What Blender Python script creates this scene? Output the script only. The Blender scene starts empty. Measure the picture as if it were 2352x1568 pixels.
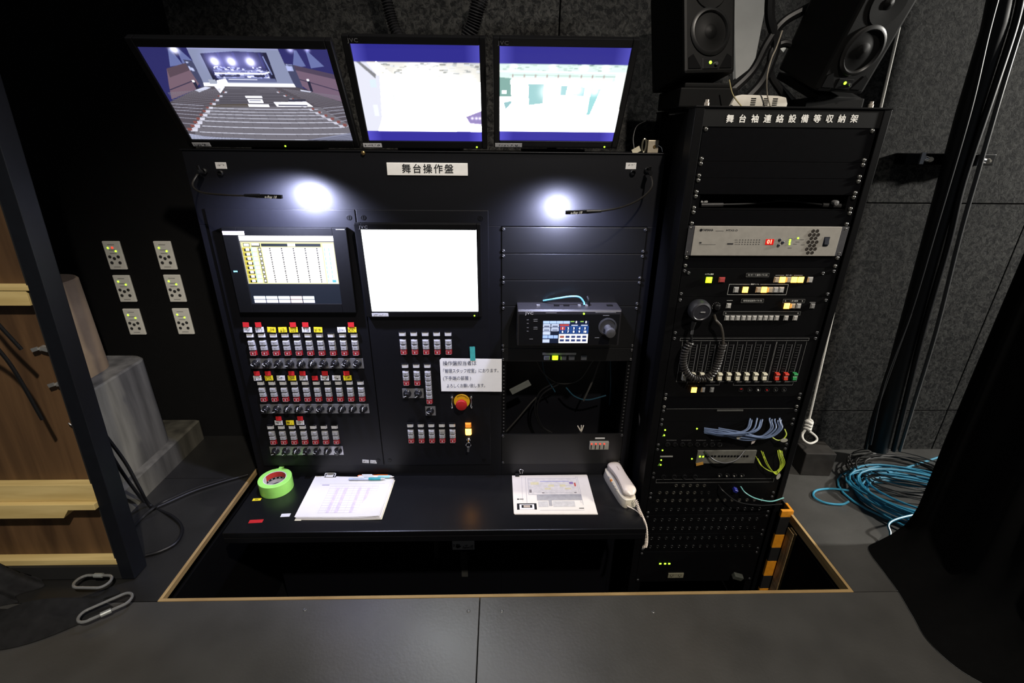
import bpy, bmesh, math, random
import numpy as np
from mathutils import Vector, Matrix, Euler

random.seed(7)
SC = bpy.context.scene
COL = SC.collection

# ------------------------------------------------------------------ camera
# Metres; stage floor is z = 0, x runs along the console, y into the wing wall.
CAM_Z = 1.30
FPX = 1103.7                       # focal length in pixels of the 2352 px wide frame
PITCH, YAW, ROLL = 0.3978, 0.02659, 0.00961
_cy, _sy = math.cos(YAW), math.sin(YAW)
FWD = Vector((_sy*math.cos(PITCH), _cy*math.cos(PITCH), -math.sin(PITCH)))
_rt = Vector((_cy, -_sy, 0)); _up = _rt.cross(FWD)
RIGHT = _rt*math.cos(ROLL) + _up*math.sin(ROLL)
UP = -_rt*math.sin(ROLL) + _up*math.cos(ROLL)
cam = bpy.data.cameras.new('camera')
cam.sensor_fit = 'HORIZONTAL'; cam.sensor_width = 36.0
cam.lens = FPX/2352*36.0
cam.clip_start = 0.02; cam.clip_end = 60
cam_o = bpy.data.objects.new('camera', cam); COL.objects.link(cam_o)
cam_o.matrix_world = Matrix(((RIGHT.x, UP.x, -FWD.x, 0), (RIGHT.y, UP.y, -FWD.y, 0), (RIGHT.z, UP.z, -FWD.z, CAM_Z), (0, 0, 0, 1)))
SC.camera = cam_o

# ------------------------------------------------------------------ world, lights, exposure
SC.view_settings.view_transform = 'Standard'
SC.view_settings.look = 'None'
SC.view_settings.exposure = 0.0
SC.view_settings.gamma = 1.0
SC.view_settings.use_curve_mapping = False
world = bpy.data.worlds.new('dark_backstage'); SC.world = world
world.use_nodes = True
_bg = world.node_tree.nodes['Background']
_bg.inputs[0].default_value = (0.85, 0.92, 1.0, 1); _bg.inputs[1].default_value = 0.08

def lamp(name, kind, loc, target, energy, color, size=0.3, spot=None, blend=0.3):
    d = bpy.data.lights.new(name, kind); d.energy = energy; d.color = color
    if kind == 'AREA':
        d.shape = 'DISK'; d.size = size
    else:
        d.shadow_soft_size = size
    if kind == 'SPOT':
        d.spot_size = spot; d.spot_blend = blend
    o = bpy.data.objects.new(name, d); COL.objects.link(o)
    o.location = loc
    o.rotation_euler = (Vector(target) - Vector(loc)).to_track_quat('-Z', 'Y').to_euler()
    return o
# stage light that falls into the wing from the right, past the edge of the leg curtain
lamp('stage_side_light', 'SPOT', (4.3, 1.05, 2.15), (1.3, 1.7, 0.15), 680, (1.0, 0.97, 0.90), 0.10, math.radians(80), 0.5)
# working lights hung in the wing above and behind the photographer
lamp('wing_work_light', 'SPOT', (1.1, -1.4, 4.35), (-0.1, 1.15, -0.1), 800, (1.0, 0.91, 0.80), 0.06, math.radians(48), 0.6)

# ------------------------------------------------------------------ helpers
def ray(u, v): return RIGHT*((u-1176)/FPX) + UP*((784-v)/FPX) + FWD
O = Vector((0, 0, CAM_Z))
def py(u, v, y): d = ray(u, v); return O + d*(y/d.y)      # survey point on a vertical plane y
def pz(u, v, z): d = ray(u, v); return O + d*((z-CAM_Z)/d.z)   # survey point on a level plane z
def px(u, v, x): d = ray(u, v); return O + d*(x/d.x)

def C(h):
    h = h.lstrip('#'); out = []
    for i in (0, 2, 4):
        c = int(h[i:i+2], 16)/255
        out.append(c/12.92 if c <= 0.04045 else ((c+0.055)/1.055)**2.4)
    return tuple(out) + (1,)

_M = {}
def mat(name, col, rough=0.5, metal=0.0, spec=0.5, var=0.12, vscale=60, bump=0.0, bscale=200, emit=None, es=0.0, coat=0.0, stretch=None, trans=0.0):
    if name in _M: return _M[name]
    m = bpy.data.materials.new(name); m.use_nodes = True
    nt = m.node_tree; b = nt.nodes['Principled BSDF']
    col = C(col) if isinstance(col, str) else tuple(col) + (1,)
    b.inputs['Roughness'].default_value = rough
    b.inputs['Metallic'].default_value = metal
    b.inputs['Specular IOR Level'].default_value = spec
    b.inputs['Coat Weight'].default_value = coat
    b.inputs['Transmission Weight'].default_value = trans
    b.inputs['Base Color'].default_value = col
    if var or bump:
        tc = nt.nodes.new('ShaderNodeTexCoord')
        mp = nt.nodes.new('ShaderNodeMapping'); nt.links.new(tc.outputs['Object'], mp.inputs[0])
        if stretch: mp.inputs['Scale'].default_value = stretch
        if var:
            n = nt.nodes.new('ShaderNodeTexNoise'); n.inputs['Scale'].default_value = vscale; n.inputs['Detail'].default_value = 5
            nt.links.new(mp.outputs[0], n.inputs['Vector'])
            r = nt.nodes.new('ShaderNodeValToRGB')
            r.color_ramp.elements[0].position = 0.3; r.color_ramp.elements[1].position = 0.7
            r.color_ramp.elements[0].color = tuple(c*(1-var) for c in col[:3]) + (1,)
            r.color_ramp.elements[1].color = tuple(min(1, c*(1+var)) for c in col[:3]) + (1,)
            nt.links.new(n.outputs['Fac'], r.inputs[0]); nt.links.new(r.outputs[0], b.inputs['Base Color'])
        if bump:
            n2 = nt.nodes.new('ShaderNodeTexNoise'); n2.inputs['Scale'].default_value = bscale; n2.inputs['Detail'].default_value = 4
            nt.links.new(mp.outputs[0], n2.inputs['Vector'])
            bp = nt.nodes.new('ShaderNodeBump'); bp.inputs['Strength'].default_value = bump; bp.inputs['Distance'].default_value = 0.004
            nt.links.new(n2.outputs['Fac'], bp.inputs['Height']); nt.links.new(bp.outputs[0], b.inputs['Normal'])
    if emit is not None:
        b.inputs['Emission Color'].default_value = C(emit) if isinstance(emit, str) else tuple(emit) + (1,)
        b.inputs['Emission Strength'].default_value = es
    _M[name] = m
    return m

def picture_mat(name, strength=1.0):
    if name in _M: return _M[name]
    m = bpy.data.materials.new(name); m.use_nodes = True
    nt = m.node_tree; b = nt.nodes['Principled BSDF']
    a = nt.nodes.new('ShaderNodeVertexColor'); a.layer_name = 'Col'
    b.inputs['Base Color'].default_value = (0.005, 0.005, 0.006, 1); b.inputs['Roughness'].default_value = 0.35
    nt.links.new(a.outputs['Color'], b.inputs['Emission Color'])
    b.inputs['Emission Strength'].default_value = strength
    _M[name] = m
    return m

class MB:
    """collects geometry; one MB becomes one mesh"""
    def __init__(s): s.v = []; s.f = []; s.mi = []; s.m = 0
    def add(s, vs, fs):
        n = len(s.v); s.v += [tuple(p) for p in vs]
        s.f += [tuple(i+n for i in f) for f in fs]; s.mi += [s.m]*len(fs); return s
    def bx(s, x0, x1, y0, y1, z0, z1):
        if x0 > x1: x0, x1 = x1, x0
        if y0 > y1: y0, y1 = y1, y0
        if z0 > z1: z0, z1 = z1, z0
        return s.add([(x0,y0,z0),(x1,y0,z0),(x1,y1,z0),(x0,y1,z0),(x0,y0,z1),(x1,y0,z1),(x1,y1,z1),(x0,y1,z1)],
                     [(0,3,2,1),(4,5,6,7),(0,1,5,4),(1,2,6,5),(2,3,7,6),(3,0,4,7)])
    def obx(s, c, size, rot):
        R = rot.to_matrix() if isinstance(rot, Euler) else rot
        hx, hy, hz = [a/2 for a in size]; c = Vector(c)
        pts = [c + R @ Vector(p) for p in [(-hx,-hy,-hz),(hx,-hy,-hz),(hx,hy,-hz),(-hx,hy,-hz),(-hx,-hy,hz),(hx,-hy,hz),(hx,hy,hz),(-hx,hy,hz)]]
        return s.add(pts, [(0,3,2,1),(4,5,6,7),(0,1,5,4),(1,2,6,5),(2,3,7,6),(3,0,4,7)])
    def tube(s, pts, r, n=8, cap=True):
        pts = [Vector(p) for p in pts]; k = len(pts)
        rr = r if isinstance(r, (list, tuple)) else [r]*k
        t = [(pts[min(i+1, k-1)] - pts[max(i-1, 0)]).normalized() for i in range(k)]
        a = Vector((0,0,1)) if abs(t[0].z) < 0.9 else Vector((1,0,0))
        nrm = (a - t[0]*a.dot(t[0])).normalized(); vs = []
        for i in range(k):
            nrm = (nrm - t[i]*nrm.dot(t[i]))
            nrm = nrm.normalized() if nrm.length > 1e-6 else t[i].orthogonal().normalized()
            b = t[i].cross(nrm)
            for j in range(n):
                an = 2*math.pi*j/n
                vs.append(pts[i] + (nrm*math.cos(an) + b*math.sin(an))*rr[i])
        fs = [(i*n+j, i*n+(j+1)%n, (i+1)*n+(j+1)%n, (i+1)*n+j) for i in range(k-1) for j in range(n)]
        if cap: fs += [tuple(range(n-1, -1, -1)), tuple(range((k-1)*n, k*n))]
        return s.add(vs, fs)
    def lathe(s, prof, c, axis, n=24):
        """prof: (radius, distance along axis)"""
        ax = Vector(axis).normalized(); a = ax.orthogonal().normalized(); b = ax.cross(a); c = Vector(c); vs = []
        for r, h in prof:
            for j in range(n):
                an = 2*math.pi*j/n; vs.append(c + ax*h + (a*math.cos(an) + b*math.sin(an))*r)
        k = len(prof)
        fs = [(i*n+j, i*n+(j+1)%n, (i+1)*n+(j+1)%n, (i+1)*n+j) for i in range(k-1) for j in range(n)]
        if prof[0][0] > 1e-6: fs.append(tuple(range(n-1, -1, -1)))
        if prof[-1][0] > 1e-6: fs.append(tuple(range((k-1)*n, k*n)))
        return s.add(vs, fs)
    def prism(s, poly, o, ux, uy, depth):
        """polygon in the plane (ux, uy) at o, pushed by depth along ux x uy"""
        o, ux, uy = Vector(o), Vector(ux), Vector(uy); nz = ux.cross(uy).normalized()*depth; n = len(poly)
        A = [o + ux*p[0] + uy*p[1] for p in poly]; B = [p + nz for p in A]
        return s.add(A+B, [tuple(range(n-1, -1, -1)), tuple(range(n, 2*n))] + [(i, (i+1)%n, n+(i+1)%n, n+i) for i in range(n)])

def smooth_path(pts, sub=8):
    pts = [Vector(p) for p in pts]; out = []
    P = [pts[0]*2 - pts[1]] + pts + [pts[-1]*2 - pts[-2]]
    for i in range(1, len(P)-2):
        a, b, c, d = P[i-1], P[i], P[i+1], P[i+2]
        for k in range(sub):
            t = k/sub
            out.append(0.5*((2*b) + (c-a)*t + (2*a-5*b+4*c-d)*t*t + (3*b-a-3*c+d)*t**3))
    out.append(pts[-1]); return out

W = {}          # origin of each object in the frame its parts are given in
def tag(o, label=None, cat=None, group=None, kind=None):
    if label: o['label'] = label
    if cat: o['category'] = cat
    if group: o['group'] = group
    if kind: o['kind'] = kind
    return o
def thing(name, loc, label, cat, group=None, rot=None):
    o = bpy.data.objects.new(name, None); COL.objects.link(o)
    o.empty_display_size = 0.05; o.location = loc
    if rot is not None: o.rotation_euler = rot; W[o.name] = Vector((0, 0, 0))     # parts in local coordinates
    else: W[o.name] = Vector(loc)                                                  # parts in world coordinates
    return tag(o, label, cat, group)
def mesh_of(name, mb, mats, bevel=0.0, smooth=False):
    me = bpy.data.meshes.new(name)
    me.from_pydata(mb.v, [], mb.f)
    mats = mats if isinstance(mats, (list, tuple)) else [mats]
    for m in mats: me.materials.append(m)
    if any(mb.mi): me.polygons.foreach_set('material_index', mb.mi)
    if bevel:
        bm = bmesh.new(); bm.from_mesh(me)
        bm.normal_update()
        es = [e for e in bm.edges if len(e.link_faces) == 2 and e.calc_face_angle(0) > 0.6]
        bmesh.ops.bevel(bm, geom=es, offset=bevel, segments=2, profile=0.6, affect='EDGES', clamp_overlap=True)
        bm.to_mesh(me); bm.free()
    me.update()
    if smooth:
        me.polygons.foreach_set('use_smooth', [True]*len(me.polygons))
        try: me.set_sharp_from_angle(angle=math.radians(38))
        except Exception: pass
    return me
def obj(name, mb, mats, parent=None, origin=None, bevel=0.0, smooth=False, label=None, cat=None, group=None, kind=None):
    vs = mb.v
    if origin is None:
        lo = [min(p[i] for p in vs) for i in range(3)]; hi = [max(p[i] for p in vs) for i in range(3)]
        origin = Vector(((lo[0]+hi[0])/2, (lo[1]+hi[1])/2, lo[2] if parent is None else (lo[2]+hi[2])/2))
    origin = Vector(origin)
    mb.v = [(p[0]-origin.x, p[1]-origin.y, p[2]-origin.z) for p in vs]
    me = mesh_of(name, mb, mats, bevel, smooth)
    o = bpy.data.objects.new(name, me); COL.objects.link(o)
    W[o.name] = origin
    if parent is not None:
        o.parent = parent; o.location = origin - W[parent.name]
    else: o.location = origin
    return tag(o, label, cat, group, kind)
def inst(src, loc, parent, rot=None, name=None):
    """another piece of the same mesh; loc in the frame of the parent's parts"""
    o = bpy.data.objects.new(name or src.data.name, src.data); COL.objects.link(o)
    o.parent = parent; W[o.name] = Vector(loc); o.location = Vector(loc) - W[parent.name]
    if rot is not None: o.rotation_euler = rot
    return o
def put(me, name, loc, parent, rot=None):
    o = bpy.data.objects.new(name, me); COL.objects.link(o); o.parent = parent
    W[o.name] = Vector(loc); o.location = Vector(loc) - W[parent.name]
    if rot is not None: o.rotation_euler = rot
    return o
FRONT = (math.pi/2, 0, 0)
_T = {}
def txt(body, size, m, parent, loc, rot=FRONT, align='CENTER', bold=0.0, sx=1.0, name='lettering', gap=1.0, shear=0.0):
    c = bpy.data.curves.new('text', 'FONT'); c.body = body; c.size = size; c.align_x = align; c.align_y = 'CENTER'
    c.resolution_u = 2; c.space_character = gap; c.shear = shear
    t = bpy.data.objects.new('text', c)
    me = bpy.data.meshes.new_from_object(t)
    me.name = name
    if sx != 1.0:
        for v in me.vertices: v.co.x *= sx
    if bold:            # heavier strokes: the outline laid down four times, a hair apart
        v0 = [tuple(v.co) for v in me.vertices]; f0 = [tuple(q.vertices) for q in me.polygons]; n0 = len(v0); vv, ff = [], []
        for k, (a, b) in enumerate(((-bold, 0), (bold, 0), (0, -bold), (0, bold))):
            vv += [(x+a, y+b, z+k*1e-5) for x, y, z in v0]; ff += [tuple(i+k*n0 for i in q) for q in f0]
        me.clear_geometry(); me.from_pydata(vv, [], ff); me.update()
    me.materials.clear(); me.materials.append(m)
    bpy.data.objects.remove(t); bpy.data.curves.remove(c)
    return put(me, name, loc, parent, rot)
def scribble(mb, x, z, y, w, h, n, th=0.0007, seed=0):
    """short pen strokes on a vertical face"""
    rnd = random.Random(seed)
    for i in range(n):
        a = x + (rnd.random()-0.5)*w; b = z + (rnd.random()-0.5)*h
        L = (0.25+0.4*rnd.random())*h
        if rnd.random() < 0.5: mb.bx(a-L/2, a+L/2, y, y+0.0003, b-th/2, b+th/2)
        else: mb.bx(a-th/2, a+th/2, y, y+0.0003, b-L/2, b+L/2)
def picture(name, img, x0, x1, z0, z1, y, parent, m):
    """flat display picture: a grid of coloured points facing -y. img rows run from the top"""
    h, w = img.shape[:2]
    xs = np.linspace(x0, x1, w); zs = np.linspace(z1, z0, h)
    X, Z = np.meshgrid(xs, zs)
    co = np.stack([X.ravel()-(x0+x1)/2, np.zeros(w*h), Z.ravel()-(z0+z1)/2], 1)
    idx = np.arange(w*h).reshape(h, w)
    q = np.stack([idx[1:, :-1], idx[1:, 1:], idx[:-1, 1:], idx[:-1, :-1]], -1).reshape(-1, 4)
    me = bpy.data.meshes.new(name)
    me.from_pydata(co.tolist(), [], q.tolist())
    a = me.color_attributes.new('Col', 'FLOAT_COLOR', 'POINT')
    rgba = np.concatenate([img.reshape(-1, 3), np.ones((w*h, 1))], 1).astype(np.float32)
    a.data.foreach_set('color', rgba.ravel())
    me.materials.append(m); me.update()
    return put(me, name, ((x0+x1)/2, y, (z0+z1)/2), parent)

class Img:
    """small raster in unit coordinates, x right, y down"""
    def __init__(s, w, h, bg):
        w, h = 2*w, 2*h                 # drawn at twice the size, see out()
        s.w, s.h = w, h; s.a = np.zeros((h, w, 3)); s.a[:] = s.c(bg)
        s.X, s.Y = np.meshgrid((np.arange(w)+0.5)/w, (np.arange(h)+0.5)/h)
    def out(s): return (s.a[::2, ::2] + s.a[1::2, ::2] + s.a[::2, 1::2] + s.a[1::2, 1::2])/4
    @staticmethod
    def c(x): return np.array(C(x)[:3]) if isinstance(x, str) else np.array(x, float)
    def rect(s, x0, y0, x1, y1, col, al=1.0):
        m = (s.X >= x0) & (s.X <= x1) & (s.Y >= y0) & (s.Y <= y1); s.a[m] = s.a[m]*(1-al) + s.c(col)*al
    def poly(s, pts, col, al=1.0):
        m = np.zeros_like(s.X, bool); n = len(pts)
        for i in range(n):
            (x1, y1), (x2, y2) = pts[i], pts[(i+1) % n]
            if y1 == y2: continue
            m ^= ((y1 > s.Y) != (y2 > s.Y)) & (s.X < (x2-x1)*(s.Y-y1)/(y2-y1)+x1)
        s.a[m] = s.a[m]*(1-al) + s.c(col)*al
    def glow(s, x, y, r, col, asp=1.78, k=1.0):
        d = ((s.X-x)*asp)**2 + (s.Y-y)**2; s.a += k*np.exp(-d/(r*r))[..., None]*s.c(col)
    def line(s, x0, y0, x1, y1, th, col, al=1.0):
        dx, dy = x1-x0, y1-y0; L = math.hypot(dx, dy); nx, ny = -dy/L*th/2, dx/L*th/2
        s.poly([(x0+nx, y0+ny), (x1+nx, y1+ny), (x1-nx, y1-ny), (x0-nx, y0-ny)], col, al)

# common materials
paint = mat('console_black_paint', (0.0030, 0.0031, 0.0046), 0.45, 0, 0.34, 0.08, 90, 0.03, 900)
paint2 = mat('rack_black_paint', (0.0030, 0.0030, 0.0034), 0.42, 0, 0.12, 0.1, 80)
plastic = mat('black_plastic', (0.004, 0.004, 0.0045), 0.38, 0, 0.3, 0.08, 80)
plastic_d = mat('matte_black_plastic', (0.0040, 0.0040, 0.0042), 0.6, 0, 0.1, 0.08, 80)
rubber = mat('black_cable_rubber', (0.006, 0.006, 0.0065), 0.45, 0, 0.3, 0.1, 50)
inner = mat('dark_interior', (0.0015, 0.0015, 0.0018), 0.8, 0, 0.1, 0.1, 30)
chrome = mat('chrome', (0.85, 0.85, 0.86), 0.22, 1.0, 0.5, 0.04, 50)
steel = mat('brushed_aluminium', (0.55, 0.55, 0.58), 0.36, 0.85, 0.5, 0.15, 40, stretch=(30, 1, 1))
zinc = mat('bright_zinc', (0.42, 0.42, 0.40), 0.25, 0.7, 0.5, 0.05, 60)
white_p = mat('white_plastic', (0.62, 0.61, 0.60), 0.4, 0, 0.5, 0.03, 40)
cream_p = mat('cream_plastic', (0.70, 0.64, 0.54), 0.42, 0, 0.5, 0.03, 40)
button_w = mat('white_button_cap', (0.60, 0.60, 0.61), 0.45, 0, 0.4, 0.05, 60)
button_r = mat('red_button_cap', (0.30, 0.012, 0.016), 0.4, 0, 0.4, 0.05, 60)
paper = mat('paper', (0.70, 0.68, 0.66), 0.8, 0, 0.2, 0.02, 30)
ink = mat('black_ink', (0.012, 0.012, 0.014), 0.7, 0, 0.2, 0.05, 30)
print_w = mat('white_print', (0.60, 0.60, 0.58), 0.6, 0, 0.3, 0.05, 30)
print_g = mat('grey_print', (0.16, 0.16, 0.165), 0.6, 0, 0.3, 0.05, 30)
tape_y = mat('yellow_tape', (0.72, 0.58, 0.02), 0.55, 0, 0.3, 0.06, 60)
tape_r = mat('red_tape', (0.45, 0.015, 0.018), 0.55, 0, 0.3, 0.08, 60)
tape_w = mat('white_tape', (0.62, 0.62, 0.64), 0.6, 0, 0.3, 0.05, 60)
led_g = mat('green_led', (0.2, 0.5, 0.05), 0.4, emit='#a8ff30', es=3.0, var=0)
led_r = mat('red_led', (0.5, 0.05, 0.03), 0.4, emit='#ff2a18', es=3.0, var=0)
led_b = mat('blue_led', (0.1, 0.3, 0.5), 0.4, emit='#60b0ff', es=4.0, var=0)

# ------------------------------------------------------------------ structure
YW, YWL = 1.83, 1.95          # wing wall; it steps back to the left of the console
def board_mat():
    m = bpy.data.materials.new('black_wood_wool_board'); m.use_nodes = True
    nt = m.node_tree; b = nt.nodes['Principled BSDF']
    b.inputs['Roughness'].default_value = 0.85; b.inputs['Specular IOR Level'].default_value = 0.25
    tc = nt.nodes.new('ShaderNodeTexCoord')
    n1 = nt.nodes.new('ShaderNodeTexNoise'); n1.inputs['Scale'].default_value = 62; n1.inputs['Detail'].default_value = 8; n1.inputs['Roughness'].default_value = 0.75; n1.inputs['Distortion'].default_value = 0.7
    n2 = nt.nodes.new('ShaderNodeTexNoise'); n2.inputs['Scale'].default_value = 2.2; n2.inputs['Detail'].default_value = 3
    for n in (n1, n2): nt.links.new(tc.outputs['Object'], n.inputs['Vector'])
    r = nt.nodes.new('ShaderNodeValToRGB'); e = r.color_ramp.elements
    e[0].position = 0.43; e[0].color = (0.004, 0.004, 0.0045, 1); e[1].position = 0.60; e[1].color = (0.058, 0.057, 0.053, 1)
    nt.links.new(n1.outputs['Fac'], r.inputs[0])
    mx = nt.nodes.new('ShaderNodeMixRGB'); mx.blend_type = 'MULTIPLY'; mx.inputs[0].default_value = 0.35
    r2 = nt.nodes.new('ShaderNodeValToRGB'); r2.color_ramp.elements[0].position = 0.35; r2.color_ramp.elements[1].position = 0.65
    nt.links.new(n2.outputs['Fac'], r2.inputs[0]); nt.links.new(r.outputs[0], mx.inputs[1]); nt.links.new(r2.outputs[0], mx.inputs[2])
    nt.links.new(mx.outputs[0], b.inputs['Base Color'])
    bp = nt.nodes.new('ShaderNodeBump'); bp.inputs['Strength'].default_value = 0.8; bp.inputs['Distance'].default_value = 0.006
    nt.links.new(n1.outputs['Fac'], bp.inputs['Height']); nt.links.new(bp.outputs[0], b.inputs['Normal'])
    return m
board = board_mat()
black_wall = mat('black_wall_paint', (0.0022, 0.0022, 0.0024), 0.8, 0, 0.25, 0.15, 20, 0.1, 300)
wall_b = obj('wall_back', MB().bx(-1.05, 4.0, YW, YW+0.12, -0.7, 3.4), black_wall, kind='structure')
g = 0.0022
xs = [-1.05, 0.19, 1.99, 3.79]; zs = [-0.7, 0.205, 1.095, 1.99, 2.9]
for i in range(len(xs)-1):
    for j in range(len(zs)-1):
        obj('board', MB().bx(xs[i]+g, xs[i+1]-g, YW-0.022, YW, zs[j]+g, zs[j+1]-g), board, wall_b, bevel=0.002)
wall_l = obj('wall_left', MB().bx(-3.6, -1.05, YWL, YWL+0.12, -0.7, 3.4).bx(-1.05, -1.02, YW+0.12, YWL+0.12, -0.7, 3.4), black_wall, kind='structure')

# stage floor: black painted plywood sheets around the operating pit
def floor_mat(name='black_stage_floor', k=1.0):
    m = bpy.data.materials.new(name); m.use_nodes = True
    nt = m.node_tree; b = nt.nodes['Principled BSDF']
    b.inputs['Specular IOR Level'].default_value = 0.95
    tc = nt.nodes.new('ShaderNodeTexCoord')
    n = nt.nodes.new('ShaderNodeTexNoise'); n.inputs['Scale'].default_value = 6; n.inputs['Detail'].default_value = 8
    n3 = nt.nodes.new('ShaderNodeTexNoise'); n3.inputs['Scale'].default_value = 120; n3.inputs['Detail'].default_value = 3
    for q in (n, n3): nt.links.new(tc.outputs['Object'], q.inputs['Vector'])
    r = nt.nodes.new('ShaderNodeValToRGB'); e = r.color_ramp.elements
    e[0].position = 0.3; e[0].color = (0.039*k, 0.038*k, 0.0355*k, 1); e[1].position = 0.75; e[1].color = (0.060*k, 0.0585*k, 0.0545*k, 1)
    nt.links.new(n.outputs['Fac'], r.inputs[0]); nt.links.new(r.outputs[0], b.inputs['Base Color'])
    rr = nt.nodes.new('ShaderNodeMapRange'); rr.inputs['To Min'].default_value = 0.30; rr.inputs['To Max'].default_value = 0.42
    nt.links.new(n.outputs['Fac'], rr.inputs['Value']); nt.links.new(rr.outputs[0], b.inputs['Roughness'])
    bp = nt.nodes.new('ShaderNodeBump'); bp.inputs['Strength'].default_value = 0.12; bp.inputs['Distance'].default_value = 0.003
    nt.links.new(n3.outputs['Fac'], bp.inputs['Height']); nt.links.new(bp.outputs[0], b.inputs['Normal'])
    return m
floor_m = floor_mat(); floor_shaded = floor_mat('black_floor_shaded', 0.26)  # second copy darkened: shade left of the pit is put into the colour
PXL, PXR, PYF = -1.03, 1.10, 1.072      # pit opening
TW = 0.010                               # bare plywood edge round the opening
deck = obj('floor', MB().bx(-3.6, PXL-TW-0.05, -3.0, YWL, -0.06, -0.03).bx(PXR+TW+0.05, 4.0, -3.0, YW, -0.06, -0.03).bx(PXL-TW-0.05, PXR+TW+0.05, -3.0, PYF-TW-0.05, -0.06, -0.03), inner, origin=(0, 0, 0), kind='structure')
gp = 0.0012
seam = -0.063
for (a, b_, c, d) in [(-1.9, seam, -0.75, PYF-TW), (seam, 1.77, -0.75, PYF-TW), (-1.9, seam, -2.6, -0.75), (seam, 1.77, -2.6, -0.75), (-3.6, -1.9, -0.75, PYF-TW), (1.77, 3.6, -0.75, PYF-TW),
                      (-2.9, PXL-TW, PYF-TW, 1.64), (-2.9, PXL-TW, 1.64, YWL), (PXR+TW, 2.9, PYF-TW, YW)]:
    obj('floor_board', MB().bx(a+gp, b_-gp, c+gp, d-gp, -0.03, 0.0), floor_m if c < PYF-0.1 or a > 0 else floor_shaded, deck, bevel=0.0012)
scr = mesh_of('floor_screw', MB().lathe([(0.0055, 0), (0.0055, 0.0012), (0.004, 0.002), (0.0, 0.0016)], (0, 0, 0), (0, 0, 1), 12), mat('floor_screw_steel', (0.16, 0.16, 0.16), 0.4, 0.8))
for u, v in ((1076, 1403), (1152, 1403), (700, 1400), (1500, 1404)):
    p = pz(u, v, 0); put(scr, 'floor_screw', (p.x, p.y, 0), deck)
def wood(name, c1, c2, scale=(3, 40, 40), rough=0.6):
    m = bpy.data.materials.new(name); m.use_nodes = True
    nt = m.node_tree; b = nt.nodes['Principled BSDF']; b.inputs['Roughness'].default_value = rough; b.inputs['Specular IOR Level'].default_value = 0.3
    tc = nt.nodes.new('ShaderNodeTexCoord'); mp = nt.nodes.new('ShaderNodeMapping'); mp.inputs['Scale'].default_value = scale
    n = nt.nodes.new('ShaderNodeTexNoise'); n.inputs['Scale'].default_value = 1.0; n.inputs['Detail'].default_value = 7; n.inputs['Distortion'].default_value = 0.6
    nt.links.new(tc.outputs['Object'], mp.inputs[0]); nt.links.new(mp.outputs[0], n.inputs['Vector'])
    r = nt.nodes.new('ShaderNodeValToRGB'); e = r.color_ramp.elements
    e[0].position = 0.3; e[0].color = C(c1); e[1].position = 0.72; e[1].color = C(c2)
    nt.links.new(n.outputs['Fac'], r.inputs[0]); nt.links.new(r.outputs[0], b.inputs['Base Color'])
    return m
ply_edge = wood('plywood_edge', '#8a7048', '#b09668', (4, 4, 90))
pine = wood('pale_pine', '#bba266', '#dcc588', (2.5, 30, 30))
ply_face = wood('red_brown_plywood', '#422f1e', '#674d33', (22, 22, 2.0))
obj('trim_1', MB().bx(PXL-TW, PXR+TW, PYF-TW, PYF, -0.05, 0.0005), ply_edge, bevel=0.001, kind='structure')
obj('trim_2', MB().bx(PXL-TW, PXL, PYF, 1.70, -0.018, 0.0005), ply_edge, bevel=0.001, kind='structure')
obj('trim_3', MB().bx(PXR, PXR+TW, PYF, 1.44, -0.034, 0.0005), ply_edge, bevel=0.001, kind='structure')
pit = obj('floor_pit', MB().bx(PXL-0.3, PXR+0.3, PYF-0.7, YW, -0.70, -0.66), inner, kind='structure')
obj('wall_pit', MB().bx(PXL-TW-0.05, PXL-TW, PYF, YW, -0.66, -0.06).bx(PXR+TW, PXR+TW+0.05, PYF, YW, -0.66, -0.06).bx(PXL-TW-0.05, PXR+TW+0.05, PYF-0.7, PYF-0.65, -0.66, -0.06), inner, kind='structure')

# ------------------------------------------------------------------ control console
YC = 1.583
CXL, CXR, CZT = -0.962, 0.512, 1.262
con = thing('control_console', (-0.225, YC, -0.66), 'tall black stage control console with button panels, two built-in screens and a desk shelf', 'control console')
def cz(v, u=900): return py(u, v, YC).z
BX0, BX1 = 0.004, 0.482
zb_top, zb_hole, zb_hole_b, zb_bot = cz(520, 1300), cz(829, 1300), cz(995, 1300), cz(1064, 1300)
b = MB()
b.bx(CXL, CXR, YC, 1.80, zb_top, CZT)                # header
b.bx(CXL, BX0, YC, 1.80, -0.66, zb_top)              # left body
b.bx(BX1, CXR, YC, 1.80, -0.66, zb_top)              # right stile
b.bx(BX0, BX1, YC, 1.80, -0.66, zb_bot)              # below the bay
b.bx(BX0, BX1, 1.77, 1.80, zb_bot, zb_top)           # back of the bay
obj('cabinet', b, paint, con, bevel=0.0015)
obj('top_plate', MB().bx(CXL-0.004, CXR+0.004, YC-0.004, 1.805, CZT, CZT+0.003), paint, con, bevel=0.001)
# desk shelf
DZ, DYF = 0.05, 1.284
desk = obj('desk', MB().bx(CXL+0.01, CXR, DYF, YC, DZ-0.022, DZ).bx(CXL+0.01, CXR, DYF, DYF+0.02, DZ-0.048, DZ-0.022), mat('desk_black_laminate', (0.0045, 0.0046, 0.0056), 0.3, 0, 0.5, 0.1, 40, 0.03, 500), con, bevel=0.003)
for x in (-0.80, 0.36):
    obj('desk_bracket', MB().prism([(0, 0), (0.24, 0), (0, -0.16)], (x-0.01, YC, DZ-0.022), (0, -1, 0), (0, 0, 1), 0.02), paint, con)
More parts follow.
